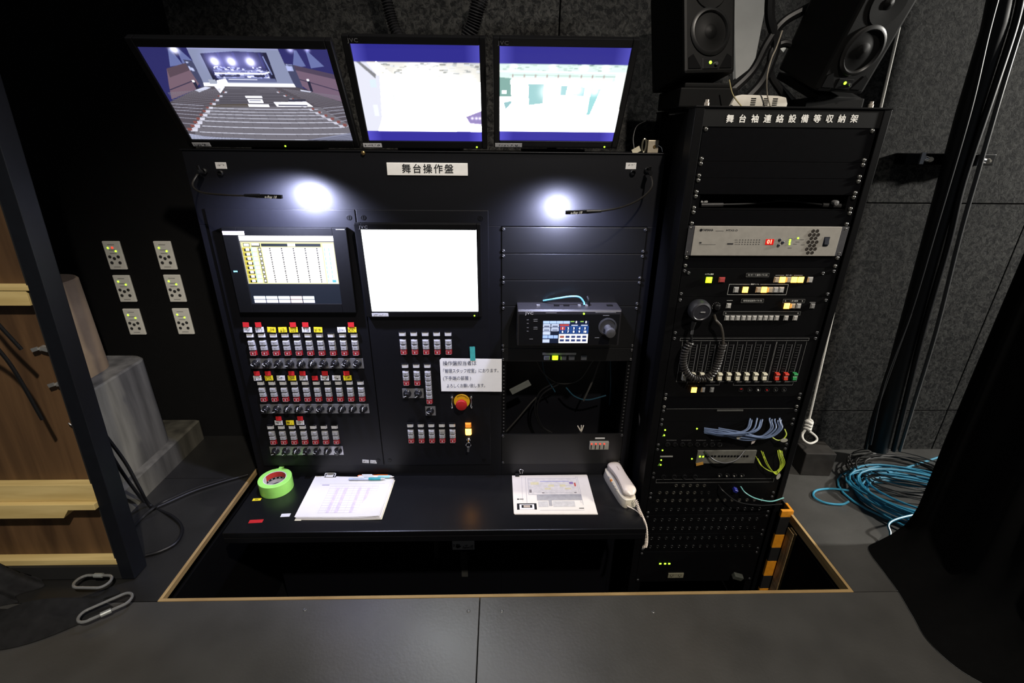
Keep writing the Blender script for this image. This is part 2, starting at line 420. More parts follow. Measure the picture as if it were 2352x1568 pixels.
# nameplate
npl = obj('nameplate', MB().bx(-0.349, -0.100, YC-0.004, YC, 1.1945, 1.2315), mat('nameplate_white', (0.84, 0.83, 0.80), 0.5, var=0.03), con, bevel=0.0015)
txt('舞台操作盤', 0.0285, ink, npl, (-0.2235, YC-0.0046, 1.2125), bold=0.0004, gap=1.3, sx=1.0)
for u, v in ((508, 380), (1449, 381)):
    p = py(u, v, YC)
    q = obj('label_plate', MB().bx(p.x-0.0165, p.x+0.0165, YC-0.0015, YC, p.z-0.0095, p.z+0.0095), white_p, con, bevel=0.0006)
    s = MB(); scribble(s, p.x, p.z+0.002, YC-0.002, 0.02, 0.006, 14, 0.0006, int(u)); obj('print', s, print_g, q)
jackp = mesh_of('lamp_socket', MB().lathe([(0.009, 0), (0.009, -0.006), (0.006, -0.009), (0.006, -0.003), (0.0, -0.003)], (0, 0, 0), (0, 1, 0), 16), plastic)
for u, v in ((470, 393), (1486, 390), (1453, 396), (508, 397)):
    p = py(u, v, YC); put(jackp, 'lamp_socket', p, con)

# ---- two hinged control panels
def panel(x0, x1):
    z0, z1 = 0.106, 1.0905
    return obj('control_panel', MB().bx(x0, x1, YC-0.006, YC, z0, z1), paint, con, bevel=0.0018)
pan_l = panel(-0.931, -0.4615); pan_r = panel(-0.4585, -0.0375)
PF = YC - 0.006
latch = mesh_of('panel_latch', MB().lathe([(0.0085, 0), (0.0085, -0.0016), (0.0065, -0.0018), (0.006, -0.0008), (0, -0.0008)], (0, 0, 0), (0, 1, 0), 18).bx(-0.0012, 0.0012, -0.0022, -0.0006, -0.006, 0.006), plastic, smooth=False)
for x, z, p in ((-0.482, 1.066, pan_l), (-0.437, 1.066, pan_r), (-0.482, 0.128, pan_l), (-0.437, 0.128, pan_r), (-0.062, 1.066, pan_r), (-0.062, 0.128, pan_r)):
    put(latch, 'panel_latch', (x, PF, z), p)
BW, BH = 0.0215, 0.0158
def cap(w, h, d, mb=None):
    """push button cap: chamfered block on a thin collar"""
    mb = mb or MB(); a, c = w/2, h/2; e = 0.0016
    mb.bx(-a-0.0008, a+0.0008, -0.002, 0.0, -c-0.0008, c+0.0008)
    mb.add([(-a, -0.002, -c), (a, -0.002, -c), (a, -0.002, c), (-a, -0.002, c), (-a+e, -d, -c+e), (a-e, -d, -c+e), (a-e, -d, c-e), (-a+e, -d, c-e)],
           [(4, 5, 6, 7), (0, 1, 5, 4), (1, 2, 6, 5), (2, 3, 7, 6), (3, 0, 4, 7)])
    return mb
m_white = mesh_of('button', cap(BW, BH, 0.0095), button_w)
rb = cap(BW, BH, 0.0095); rb.m = 1
for q in ((-0.0095, 0.0095, 0.0065, 0.0072), (-0.0095, 0.0095, -0.0072, -0.0065), (-0.0095, -0.0088, -0.0072, 0.0072), (0.0088, 0.0095, -0.0072, 0.0072), (-0.0022, 0.0022, -0.0026, 0.0026)): rb.bx(q[0], q[1], -0.0099, -0.0094, q[2], q[3])
m_red = mesh_of('button', rb, [button_r, mat('button_legend', (0.5, 0.4, 0.4), 0.5, var=0.05)])
gb = cap(BW, BH, 0.0095); gb.m = 1; gb.bx(-0.003, 0.003, -0.0099, -0.0094, -0.0005, 0.0005); gb.bx(-0.0005, 0.0005, -0.0099, -0.0094, -0.003, 0.003)
m_grey = mesh_of('button', gb, [mat('grey_button_cap', (0.33, 0.33, 0.34), 0.45, var=0.06), print_g])
# shaded name holders carry a small hood above the cap
hb = cap(BW, BH, 0.0085); hb.m = 1; hb.bx(-BW/2-0.002, BW/2+0.002, -0.010, 0, BH/2+0.0005, BH/2+0.0018)
m_name = mesh_of('name_window', hb, [button_w, plastic])
def knob_mesh():
    k = MB(); k.m = 0
    k.lathe([(0.0150, 0), (0.0150, -0.003), (0.0135, -0.005), (0.0115, -0.006), (0.0105, -0.019), (0.0092, -0.0205), (0, -0.0205)], (0, 0, 0), (0, 1, 0), 20)
    k.m = 1; k.bx(-0.0009, 0.0009, -0.0212, -0.0203, 0.0005, 0.0098); k.bx(-0.0009, 0.0009, -0.020, -0.006, 0.0098, 0.0112)
    return mesh_of('knob', k, [mat('glossy_black_knob', (0.008, 0.008, 0.009), 0.18, 0, 0.6, var=0), mat('knob_pointer', (0.7, 0.7, 0.7), 0.5, var=0)], smooth=True)
m_knob = knob_mesh()
plate_m = steel
def plate(x0, x1, z0, z1, par):
    return obj('knob_plate', MB().bx(x0, x1, PF-0.002, PF, z0, z1), plate_m, par, bevel=0.0006)
def knobs(xs, z, par, seed):
    rnd = random.Random(seed)
    for x in xs: put(m_knob, 'knob', (x, PF-0.002, z), par, (0, rnd.choice([0.2, 0.25, -0.9, -1.1, -1.9, -2.2, 0.15, -1.6]), 0))
def tapes(x, z, kind, par, seed):
    rnd = random.Random(seed); t = (rnd.random()-0.5)*0.12
    for q, c in enumerate(kind):
        m = {'w': tape_w, 'y': tape_y, 'r': tape_r}[c]
        zz = z + 0.0235 + (0.019 if c == 'r' and len(kind) > 1 else 0)
        w = 0.029 if c != 'r' else 0.021; h = 0.019 if c != 'r' else 0.017
        dx = (rnd.random()-0.5)*0.006
        y = PF - 0.011 if c != 'r' else PF - 0.0125
        o = obj('tape_label', MB().obx((x+dx, y, zz), (w, 0.0004, h), Euler((-0.12, t, 0))), m, par)
        if c != 'r':
            s = MB(); scribble(s, x+dx, zz, y-0.0022, w*0.7, h*0.55, 11, 0.0009, seed+q); obj('handwriting', s, ink, par)
COLX = [-0.873 + 0.04*i for i in range(10)]
rows_l = [(0.663, 10, ['rw', 'rw', 'y', 'y', 'yr', 'wr', 'y', '', 'w', 'yr']),
          (0.476, 10, ['wr', 'yr', 'w', 'yr', 'wr', 'r', 'wr', 'w', 'yr', '']),
          (0.288, 7, ['', 'wr', 'y', 'wr', '', '', ''])]
for ri, (z, n, tp) in enumerate(rows_l):
    for i in range(n):
        x = COLX[i] + 0.001*ri
        put(m_name, 'name_window', (x, PF, z), pan_l)
        put(m_grey, 'button', (x, PF, z-0.029), pan_l); put(m_grey, 'button', (x, PF, z-0.0485), pan_l)
        put(m_red, 'button', (x, PF, z-0.068), pan_l)
        if tp[i]: tapes(x, z, ''.join(sorted(tp[i], key=lambda c: c == 'r')), pan_l, 31*ri+i)
    zk = z - 0.1105
    plate(COLX[0]-0.02, COLX[n-1]+0.021, zk-0.0195, zk+0.0195, pan_l)
    knobs([COLX[i]+0.001*ri for i in range(n)], zk, pan_l, ri+3)
for u, v in ((840, 1059), (858, 1060)):
    p = py(u, v, PF); o = obj('tape_label', MB().obx((p.x, PF-0.0006, p.z), (0.0255, 0.0006, 0.015), Euler((0, 0.08, 0))), tape_w, pan_l)
    s = MB(); scribble(s, p.x, p.z, PF-0.0014, 0.018, 0.007, 9, 0.0008, int(u)); obj('handwriting', s, ink, pan_l)
# right panel
RX = [-0.344+0.04*i for i in range(5)]
for z, n in ((0.668, 5), (0.544, 2), (0.293, 5)):
    for i in range(n):
        put(m_name, 'name_window', (RX[i], PF, z), pan_r)
        put(m_grey, 'button', (RX[i], PF, z-0.031), pan_r); put(m_grey, 'button', (RX[i], PF, z-0.0505), pan_r); put(m_red, 'button', (RX[i], PF, z-0.070), pan_r)
put(m_name, 'name_window', (RX[2], PF, 0.544), pan_r)
for k in range(6): put(m_grey, 'button', (RX[2], PF, 0.513-0.0195*k), pan_r)
put(m_red, 'button', (RX[2], PF, 0.513-0.0195*6), pan_r)
zk = cz(901); plate(RX[0]-0.018, RX[1]+0.020, zk-0.0195, zk+0.0195, pan_r); knobs([RX[0], RX[1]], zk, pan_r, 5)
zk = cz(941.5); plate(RX[2]-0.018, RX[2]+0.020, zk-0.0195, zk+0.0195, pan_r); knobs([RX[2]], zk, pan_r, 8)
# lit power buttons and key switch
xo = py(1076, 985, YC).x
amber = mat('amber_lamp', (0.9, 0.4, 0.05), 0.4, emit='#ff8c10', es=2.6, var=0)
amber_d = mat('amber_lamp_dim', (0.8, 0.35, 0.05), 0.4, emit='#ff7a10', es=0.42, var=0)
amber_hot = mat('amber_lamp_hot', (1, 0.6, 0.1), 0.4, emit='#ffaa38', es=11.0, var=0)
obj('power_button', cap(BW, 0.0175, 0.0095), amber_d, pan_r, origin=(0, 0, 0)).location = Vector((xo, PF, cz(974))) - W[pan_r.name]
obj('power_button', cap(BW, 0.0225, 0.0105), amber_hot, pan_r, origin=(0, 0, 0)).location = Vector((xo, PF, cz(989.5))) - W[pan_r.name]
zk = cz(1007)
obj('key_switch', MB().lathe([(0.008, 0), (0.008, -0.006), (0.006, -0.008), (0, -0.008)], (xo, PF, zk), (0, 1, 0), 18).bx(xo-0.001, xo+0.001, PF-0.024, PF-0.008, zk-0.005, zk+0.004), chrome, pan_r)
kr = MB(); kr.tube([(xo+0.009*math.sin(t), PF-0.020+0.002*math.cos(t), zk-0.013+0.009*math.cos(t)) for t in np.linspace(0, 2*math.pi, 18)], 0.0011, 6)
kr.obx((xo-0.001, PF-0.019, zk-0.033), (0.008, 0.002, 0.026), Euler((0, 0.1, 0)))
obj('key', kr, chrome, pan_r)
# emergency stop
pe = py(1061, 919, YC); ex, ez = pe.x, pe.z
es_ = MB(); es_.lathe([(0.030, 0), (0.030, -0.002), (0.029, -0.003), (0.016, -0.003)], (ex, PF, ez), (0, 1, 0), 32)
est = obj('emergency_stop', es_, mat('emergency_yellow', (0.75, 0.42, 0.01), 0.5, var=0.05), pan_r)
obj('stop_button', MB().lathe([(0.013, -0.003), (0.013, -0.014), (0.0205, -0.017), (0.0215, -0.024), (0.019, -0.029), (0.010, -0.031), (0, -0.0312)], (ex, PF, ez-0.004), (0, 1, 0), 32), mat('stop_red', (0.35, 0.012, 0.012), 0.42, var=0.05), pan_r, smooth=True)
for i, ch in enumerate('EMERGENCY'):
    an = math.radians(128 - i*9.5*1.28); r = 0.0245
    txt(ch, 0.0072, ink, pan_r, (ex+r*math.cos(an), PF-0.0034, ez+r*math.sin(an)), (math.pi/2, -(an-math.pi/2), 0), bold=0.0002)
for dx in (-0.0355, 0.0355):
    c = MB(); c.lathe([(0.0055, 0), (0.0055, -0.006), (0.003, -0.009), (0, -0.009)], (ex+dx, PF, ez+0.018), (0, 1, 0), 14)
    c.tube(smooth_path([(ex+dx, PF-0.007, ez+0.016), (ex+dx*1.03, PF-0.010, ez), (ex+dx*0.98, PF-0.009, ez-0.02), (ex+dx*1.06, PF-0.007, ez-0.026), (ex+dx*1.1, PF-0.007, ez-0.018)], 5), 0.0018, 7)
    obj('guard_clip', c, chrome, pan_r, smooth=True)

# ---- touch display in the left panel
TX0, TX1, TZ0, TZ1 = -0.881, -0.490, 0.752, 1.036
TYF = YC - 0.026
SX0, SX1, SZ0, SZ1 = -0.8345, -0.5345, 0.783, 1.0105
fr = MB()
fr.bx(TX0, SX0, TYF, PF, TZ0, TZ1).bx(SX1, TX1, TYF, PF, TZ0, TZ1).bx(SX0, SX1, TYF, PF, TZ0, SZ0).bx(SX0, SX1, TYF, PF, SZ1, TZ1).bx(SX0, SX1, TYF+0.006, PF, SZ0, SZ1)
tdp = obj('touch_display', fr, plastic_d, con, bevel=0.0015)
im = Img(300, 226, '#17202e')
WH = (4.0, 4.0, 4.1)
im.rect(0.0, 0.0, 1.0, 0.075, WH)
im.rect(0.0, 0.085, 1.0, 0.70, '#c9c4b0')
im.rect(0.012, 0.10, 0.99, 0.692, (1.3, 1.25, 0.5))
im.rect(0.22, 0.112, 0.85, 0.158, '#1a2a26'); im.rect(0.50, 0.115, 0.58, 0.15, WH)
im.rect(0.22, 0.165, 0.86, 0.685, (1.15, 1.13, 1.1))
im.rect(0.03, 0.11, 0.10, 0.16, '#202020'); im.rect(0.038, 0.12, 0.092, 0.15, WH); im.rect(0.115, 0.11, 0.21, 0.16, '#303020'); im.rect(0.12, 0.11, 0.20, 0.14, WH)
im.rect(0.87, 0.11, 0.985, 0.69, (1.1, 1.3, 1.35))
for k in range(8):
    y = 0.17 + k*0.065
    im.rect(0.012, y, 0.10, y+0.06, '#e0d040'); im.rect(0.03, y+0.018, 0.10, y+0.055, '#2a2818'); im.rect(0.05, y+0.012, 0.085, y+0.045, WH)
    im.rect(0.105, y, 0.165, y+0.055, '#9fe4f4'); im.rect(0.115, y+0.008, 0.16, y+0.05, WH)
    im.rect(0.178, y, 0.212, y+0.058, '#2a2a38'); im.rect(0.186, y+0.015, 0.204, y+0.042, WH)
    for j in range(5):
        x = 0.305 + j*0.125
        im.rect(x-0.007, y+0.004, x+0.007, y+0.022, '#2a2620'); im.rect(x-0.005, y+0.034, x+0.005, y+0.052, '#2a2620')
    im.rect(0.88, y+0.005, 0.885, y+0.05, '#8fe0ee'); im.rect(0.93, y+0.005, 0.935, y+0.05, '#8fe0ee')
im.rect(0.925, 0.64, 0.965, 0.675, '#70d8f0')
for i in range(5):
    for j, cc in enumerate([(1.5, 1.75, 2.0), (1.6, 1.6, 2.1)]):
        c2 = (1.9, 1.5, 1.6) if i == 3 else cc
        im.rect(0.03+i*0.135, 0.885+j*0.056, 0.155+i*0.135, 0.93+j*0.056, c2)
scr_m = picture_mat('touch_screen_picture', 1.0)
picture('screen', im.out(), SX0, SX1, SZ0, SZ1, TYF+0.0055, tdp, scr_m)
q = py(536, 535, TYF); o = obj('label_strip', MB().bx(q.x-0.034, q.x+0.034, TYF-0.0008, TYF, q.z-0.006, q.z+0.006), mat('pink_white_label', (0.62, 0.52, 0.54), 0.6), tdp)
q = py(541, 623, TYF); obj('indicator', MB().bx(q.x-0.006, q.x+0.006, TYF-0.001, TYF, q.z-0.002, q.z+0.002), led_b, tdp)
q = py(790, 527, TYF); obj('print', MB().bx(q.x-0.026, q.x+0.002, TYF-0.0004, TYF, q.z-0.001, q.z+0.001), print_g, tdp)

# ---- square monitor in the right panel (built in, leaning out a little at its head)
def monitor_parts(root, w, h, bl, br, bt, bb, depth, pic, picm, logo=None, label_x=None, led_x=None, lw=0.06, glass=None):
    """parts in the monitor's own frame: origin at the middle of the picture's lower edge, screen faces -y"""
    f = MB(); x0, x1 = -w/2, w/2
    f.bx(x0-bl, x0, 0, 0.02, -bb, h+bt).bx(x1, x1+br, 0, 0.02, -bb, h+bt).bx(x0, x1, 0, 0.02, -bb, 0).bx(x0, x1, 0, 0.02, h, h+bt)
    obj('bezel', f, plastic, root, bevel=0.0025)
    obj('housing', MB().bx(x0-bl+0.004, x1+br-0.004, 0.0205, depth*0.55, -bb+0.004, h+bt-0.004).bx(x0+w*0.18, x1-w*0.18, depth*0.55, depth, h*0.1, h*0.85), plastic_d, root, bevel=0.004)
    if pic is None: obj('screen', MB().bx(x0, x1, 0.0045, 0.006, 0, h), picm, root)
    else: picture('screen', pic, x0, x1, 0, h, 0.005, root, picm)
    if logo: txt(logo, 0.013, mat('logo_grey', (0.13, 0.13, 0.13), 0.5, 0.4), root, (x0-0.004, -0.0008, h+bt*0.42), align='LEFT', bold=0.0003, sx=1.25, gap=1.12)
    if label_x is not None:
        obj('label_strip', MB().bx(label_x, label_x+lw, -0.0008, 0, -bb*0.85, -bb*0.85+0.012), tape_w, root)
        s = MB(); scribble(s, label_x+lw/2, -bb*0.85+0.006, -0.0014, lw*0.8, 0.005, 26, 0.0007, int(abs(label_x)*1e4)); obj('print', s, ink, root)
    if led_x is not None:
        obj('power_led', MB().lathe([(0.0026, 0.001), (0.0026, -0.001), (0, -0.0016)], (led_x, 0, -bb*0.72), (0, 1, 0), 10), led_g, root)
white_scr = mat('white_screen_glow', (0.02, 0.02, 0.02), 0.4, emit=(0.92, 0.96, 1.0), es=6.5, var=0)
mon = bpy.data.objects.new('monitor', None); COL.objects.link(mon); mon.parent = con
mon.location = Vector((-0.2565, 1.560, 0.7545)) - W[con.name]; mon.rotation_euler = (0.085, 0, 0); W[mon.name] = Vector((0, 0, 0))
monitor_parts(mon, 0.362, 0.281, 0.020, 0.014, 0.020, 0.020, 0.02, None, white_scr, 'JVC', -0.182, 0.168, 0.056)
# a lip ties the monitor to the panel behind it
obj('monitor_frame', MB().bx(-0.455, -0.062, PF-0.012, PF, 0.742, 1.045), plastic_d, con, bevel=0.002)

# ---- 19 inch bay of the console
ear = YC - 0.003
sc_m = mesh_of('rack_screw', MB().lathe([(0.0062, 0), (0.0062, -0.0012), (0.0048, -0.0032), (0.0025, -0.004), (0.0012, -0.003), (0, -0.003)], (0, 0, 0), (0, 1, 0), 12), mat('rack_screw_black', (0.05, 0.05, 0.052), 0.3, 0.7, var=0.05), smooth=True)
sc_b = mesh_of('rack_screw', MB().lathe([(0.0066, 0), (0.0066, -0.0012), (0.0052, -0.0034), (0.0025, -0.0044), (0.0012, -0.0032), (0, -0.0032)], (0, 0, 0), (0, 1, 0), 14), mat('rack_screw_nickel', (0.11, 0.108, 0.10), 0.28, 0.8, var=0.05), smooth=True)
def bay_panel(z1, z0, name='blank_panel'):
    o = obj(name, MB().bx(BX0+0.001, BX1-0.001, ear, YC+0.004, z0+0.0006, z1-0.0006), mat('bay_panel_black', (0.0035, 0.0035, 0.0038), 0.40, 0, 0.5, 0.08, 90, 0.03, 900), con, bevel=0.0022)
    for x in (0.0105, 0.4755):
        for z in (z1-0.0085, z0+0.0085): put(sc_m, 'rack_screw', (x, ear, z), o)
    return o
zz = [zb_top-0.001, cz(582, 1300), cz(643, 1300), cz(702, 1300)]
for i in range(3): bay_panel(zz[i], zz[i+1])
bay_panel(zz[3], cz(798, 1300))
sw = bay_panel(cz(798, 1300), zb_hole, 'switch_panel')
q = py(1285, 812, ear); obj('label_strip', MB().bx(py(1246, 812, ear).x, py(1323, 812, ear).x, ear-0.002, ear, q.z-0.0042, q.z+0.0042), white_p, sw)
gl = mat('lime_lamp', (0.5, 0.8, 0.1), 0.4, emit='#b4ff20', es=2.4, var=0)
for i, u in enumerate((1256, 1275, 1294, 1313, 1341)):
    p = py(u, 821, ear)
    o = obj('button', cap(0.0195, 0.0145, 0.009), gl if i == 1 else button_w, sw, origin=(0, 0, 0)); o.location = Vector((p.x, ear, p.z)) - W[sw.name]
bot = bay_panel(zb_hole_b, zb_bot, 'bottom_panel')
q0, q1 = py(1354, 1012, ear), py(1396, 1028, ear)
br_ = obj('breaker_block', MB().bx(q0.x, q1.x, ear-0.012, ear, q1.z, q0.z), mat('breaker_beige', (0.30, 0.29, 0.25), 0.5), bot, bevel=0.001)
for k in range(4):
    x = q0.x + 0.006 + k*0.0165
    obj('switch_lever', MB().bx(x-0.0014, x+0.0014, ear-0.0145, ear-0.012, q1.z+0.004, q0.z-0.012), plastic, bot)
    obj('pilot_lamp', MB().lathe([(0.0028, 0), (0.0028, -0.002), (0, -0.003)], (x+0.001, ear-0.012, q0.z-0.006), (0, 1, 0), 10), led_r, bot)
q = py(1378, 1006, ear); obj('label_strip', MB().bx(q.x-0.019, q.x+0.019, ear-0.001, ear, q.z-0.003, q.z+0.003), white_p, bot)
# bay mounting rails with square holes
for x0, x1 in ((BX0, BX0+0.018), (BX1-0.018, BX1)):
    r = obj('bay_rail', MB().bx(x0, x1, YC+0.001, YC+0.012, zb_hole_b, zb_hole), paint2, con)
    hm = MB(); z = zb_hole_b + 0.01
    while z < zb_hole-0.008:
        hm.bx((x0+x1)/2-0.0028, (x0+x1)/2+0.0028, YC+0.0004, YC+0.001, z-0.0022, z+0.0022); z += 0.0148
    obj('rail_hole', hm, mat('rail_hole_grey', (0.09, 0.09, 0.09), 0.5, 0.5, var=0), con, kind='stuff')
# loose cable tails inside the open bay
grey_c = mat('grey_cable', (0.035, 0.033, 0.03), 0.5); blue_c = mat('blue_cable', (0.008, 0.035, 0.055), 0.4, 0, 0.5, 0.12, 30)
for i, (pts, r, m) in enumerate([
    ([(1232, 828), (1250, 858), (1285, 880), (1330, 872), (1362, 828)], 0.003, grey_c), ([(1245, 826), (1252, 860), (1275, 900)], 0.0026, blue_c),
    ([(1378, 828), (1362, 872), (1340, 920)], 0.004, grey_c), ([(1402, 828), (1403, 880), (1400, 930)], 0.003, blue_c),
    ([(1300, 890), (1320, 910), (1350, 918), (1392, 908)], 0.003, blue_c), ([(1280, 876), (1240, 900), (1228, 940), (1240, 975), (1262, 994)], 0.0034, rubber),
    ([(1283, 882), (1246, 905), (1233, 942), (1245, 978), (1268, 994)], 0.0034, rubber), ([(1163, 990), (1190, 960), (1215, 930), (1232, 912)], 0.003, grey_c)]):
    P = [py(u, v, 1.70) for u, v in pts]
    obj('loose_cable', MB().tube(smooth_path(P, 8), r, 7), m, con, smooth=True)
p = py(1195, 889, 1.66); obj('connector_sleeve', MB().obx(p, (0.085, 0.006, 0.026), Euler((0, -0.52, 0))), mat('grey_sleeve', (0.09, 0.095, 0.085), 0.6), con, bevel=0.002)
p = py(1334, 986, YC+0.03)
for k, (dx, an) in enumerate(((-0.006, -0.5), (0.001, 0.0), (0.006, 0.25))):
    obj('plug_tip', MB().obx((p.x+dx, YC+0.03, p.z+0.004), (0.0035, 0.004, 0.03), Euler((0, an, 0))), cream_p, con)
# lower face, in the knee space below the desk
q0, q1 = py(1038, 1232, YC), py(1090, 1261, YC)
wl = obj('warning_label', MB().bx(q0.x, q1.x, YC-0.0012, YC, q1.z, q0.z), white_p, con)
xm = q0.x + (q1.x-q0.x)*0.43
obj('warning_band', MB().bx(xm, q1.x, YC-0.0018, YC-0.0012, q0.z-0.021, q0.z), tape_y, wl)
hand = MB(); cx, czz = (q0.x+xm)/2+0.003, q1.z+0.023
hand.prism([(0.008*math.cos(t), 0.008*math.sin(t)) for t in np.linspace(0, 2*math.pi, 12, endpoint=False)], (cx, YC-0.0016, czz-0.006), (1, 0, 0), (0, 0, 1), 0.0004)
for k in range(4): hand.bx(cx-0.008+k*0.0045, cx-0.0048+k*0.0045, YC-0.002, YC-0.0012, czz-0.006, czz+0.011-abs(k-1.5)*0.002)
hand.obx((cx+0.009, YC-0.0016, czz-0.006), (0.004, 0.0008, 0.013), Euler((0, 0.7, 0)))
for a, b_ in (((-0.022, 0.008), (-0.012, 0.004)), ((-0.012, 0.004), (-0.02, -0.002)), ((-0.02, -0.002), (-0.011, -0.007))):
    hand.tube([(cx+a[0], YC-0.0016, czz+a[1]), (cx+b_[0], YC-0.0016, czz+b_[1])], 0.0009, 5)
obj('hand_symbol', hand, ink, wl)
txt('⚠注意', 0.013, ink, wl, ((xm+q1.x)/2, YC-0.0022, q0.z-0.013), bold=0.0003)
s = MB(); scribble(s, (xm+q1.x)/2, q1.z+0.016, YC-0.0018, 0.045, 0.02, 40, 0.0009, 4); obj('print', s, ink, wl)
q0, q1 = py(1058, 1266, YC), py(1075, 1323, YC)
obj('strap_plate', MB().bx(q0.x, q1.x, YC-0.003, YC, q1.z, q0.z), mat('dull_grey_plate', (0.06, 0.06, 0.055), 0.5, 0.3), con, bevel=0.001)
q0, q1 = py(995, 1232, YC), py(1011, 1280, YC)
hn = MB().bx(q0.x, q1.x, YC-0.004, YC, q1.z, q0.z).bx(q0.x+0.004, q1.x-0.004, YC-0.014, YC-0.004, q1.z+0.015, q0.z)
obj('latch_handle', hn, mat('dull_grey_plate', '#333333'), con, bevel=0.002)
# tape marks stuck to the desk
for (u, v, w, h, m, nm) in ((590, 1147, 0.030, 0.013, tape_y, 'y'), (656, 1183, 0.032, 0.016, tape_w, 'w'), (588, 1197, 0.047, 0.016, tape_r, 'r')):
    p = pz(u, v, DZ)
    obj('tape_mark', MB().obx((p.x, p.y, DZ+0.0004), (w, h, 0.0006), Euler((0, 0, 0.06))), m, con)
p = pz(590, 1147, DZ); k = MB()
for a in range(4): k.bx(p.x-0.006+a*0.003, p.x-0.0052+a*0.003, p.y-0.004, p.y+0.004, DZ+0.0007, DZ+0.001)
k.bx(p.x-0.007, p.x+0.006, p.y-0.0005, p.y+0.0005, DZ+0.0007, DZ+0.001); obj('handwriting', k, ink, con)

# ------------------------------------------------------------------ monitors on top of the console
def theatre():
    m = Img(400, 225, '#3a3338')
    WHT = (1.5, 1.5, 1.7)
    m.poly([(0, 0), (0.27, 0), (0.26, 0.36), (0.17, 0.44), (0, 0.56)], '#1d1d55'); m.poly([(0.73, 0), (1, 0), (1, 0.5), (0.76, 0.38)], '#22205a')
    for x, y, dx in ((0.155, 0.02, -0.01), (0.2, 0.02, 0.02), (0.82, 0.02, -0.01), (0.88, 0.03, 0.03)):
        m.poly([(x, y), (x+0.012, y), (x+0.045+dx, 0.17), (x-0.03+dx, 0.19)], '#6a75a8', 0.75)
    m.glow(0.185, 0.025, 0.03, (1.6, 1.6, 2.0)); m.glow(0.80, 0.01, 0.025, (0.6, 0.6, 1.1)); m.glow(0.89, 0.01, 0.02, (0.5, 0.5, 1.0))
    m.poly([(0.09, 0.21), (0.215, 0.15), (0.235, 0.34), (0.19, 0.42), (0.02, 0.53), (0.05, 0.38)], '#6b5560'); m.poly([(0.09, 0.21), (0.215, 0.15), (0.22, 0.22), (0.08, 0.30)], '#4e3d45')
    m.poly([(0.79, 0.16), (1.0, 0.25), (1.0, 0.54), (0.84, 0.44), (0.79, 0.36)], '#6a5566'); m.poly([(0.79, 0.16), (1.0, 0.25), (1.0, 0.30), (0.79, 0.21)], '#45384a')
    m.line(0.04, 0.43, 0.2, 0.33, 0.008, '#25223a'); m.line(0.79, 0.30, 1.0, 0.42, 0.008, '#25223a')
    m.poly([(0.205, 0.12), (0.25, 0.13), (0.27, 0.38), (0.225, 0.40)], '#3a3d58'); m.poly([(0.74, 0.14), (0.79, 0.16), (0.80, 0.40), (0.755, 0.38)], '#3a3d58')
    for i in range(14):
        rnd = random.Random(i); m.rect(0.205+0.03*rnd.random(), 0.13+0.1*rnd.random(), 0.212+0.03*rnd.random(), 0.14+0.1*rnd.random(), '#b9c2e8', 0.8)
        m.rect(0.745+0.03*rnd.random(), 0.13+0.1*rnd.random(), 0.752+0.03*rnd.random(), 0.14+0.1*rnd.random(), '#a9b2e0', 0.8)
    m.rect(0.192, 0.34, 0.21, 0.45, '#15152a'); m.rect(0.835, 0.31, 0.85, 0.43, '#15152a'); m.rect(0.192, 0.325, 0.205, 0.345, WHT); m.rect(0.835, 0.30, 0.847, 0.32, WHT)
    m.poly([(0.255, 0), (0.735, 0), (0.755, 0.37), (0.25, 0.37)], '#7d84a0')
    m.poly([(0.255, 0), (0.735, 0), (0.735, 0.02), (0.255, 0.02)], '#8d90b8')
    m.poly([(0.312, 0.06), (0.5, 0.035), (0.668, 0.045), (0.665, 0.33), (0.312, 0.33)], '#16163c')
    for x in (0.40, 0.48, 0.56, 0.62): m.rect(x, 0.05, x+0.012, 0.2, '#26265e')
    m.rect(0.312, 0.06, 0.33, 0.33, '#0b0b1c'); m.rect(0.645, 0.05, 0.665, 0.32, '#0d0d22'); m.line(0.64, 0.08, 0.652, 0.26, 0.006, '#7a86b8')
    m.rect(0.34, 0.215, 0.635, 0.30, '#7d82ac'); rnd = random.Random(3)
    for i in range(120):
        x, y = 0.335+0.29*rnd.random(), 0.18+0.11*rnd.random(); m.rect(x, y, x+0.006+0.018*rnd.random(), y+0.006+0.010*rnd.random(), rnd.choice(['#d8dcff', '#f0f4ff', '#4a4e80', '#9aa2d8', '#20224a']), 0.9)
    m.rect(0.34, 0.245, 0.62, 0.258, WHT, 0.8); m.rect(0.36, 0.268, 0.47, 0.285, '#1a1c30'); m.rect(0.55, 0.262, 0.61, 0.285, '#1a1c30')
    m.poly([(0.345, 0.30), (0.66, 0.30), (0.665, 0.335), (0.345, 0.335)], '#5a6084'); m.rect(0.40, 0.31, 0.56, 0.316, '#e8ecff')
    for x in (0.37, 0.46, 0.562): m.glow(x, 0.135, 0.032, (1.6, 1.6, 2.2)); m.glow(x, 0.135, 0.09, (0.16, 0.16, 0.4))
    # forestage and auditorium
    m.poly([(0.25, 0.35), (0.755, 0.35), (0.76, 0.385), (0.245, 0.385)], (1.0, 1.0, 1.05)); m.poly([(0.33, 0.325), (0.385, 0.305), (0.39, 0.37), (0.33, 0.37)], WHT); m.rect(0.285, 0.315, 0.325, 0.36, '#9aa0b0')
    m.poly([(0.0, 0.56), (0.19, 0.42), (0.25, 0.385), (0.76, 0.385), (0.84, 0.435), (1.0, 0.55), (1, 1), (0, 1)], '#4c464a')
    m.poly([(0.18, 0.43), (0.25, 0.39), (0.28, 0.40), (0.2, 0.45)], '#c8cce0'); m.poly([(0.30, 0.38), (0.36, 0.375), (0.35, 0.45), (0.315, 0.46)], (0.8, 0.8, 0.88))
    m.poly([(0.78, 0.41), (0.84, 0.43), (0.83, 0.44), (0.78, 0.425)], '#c8cce0')
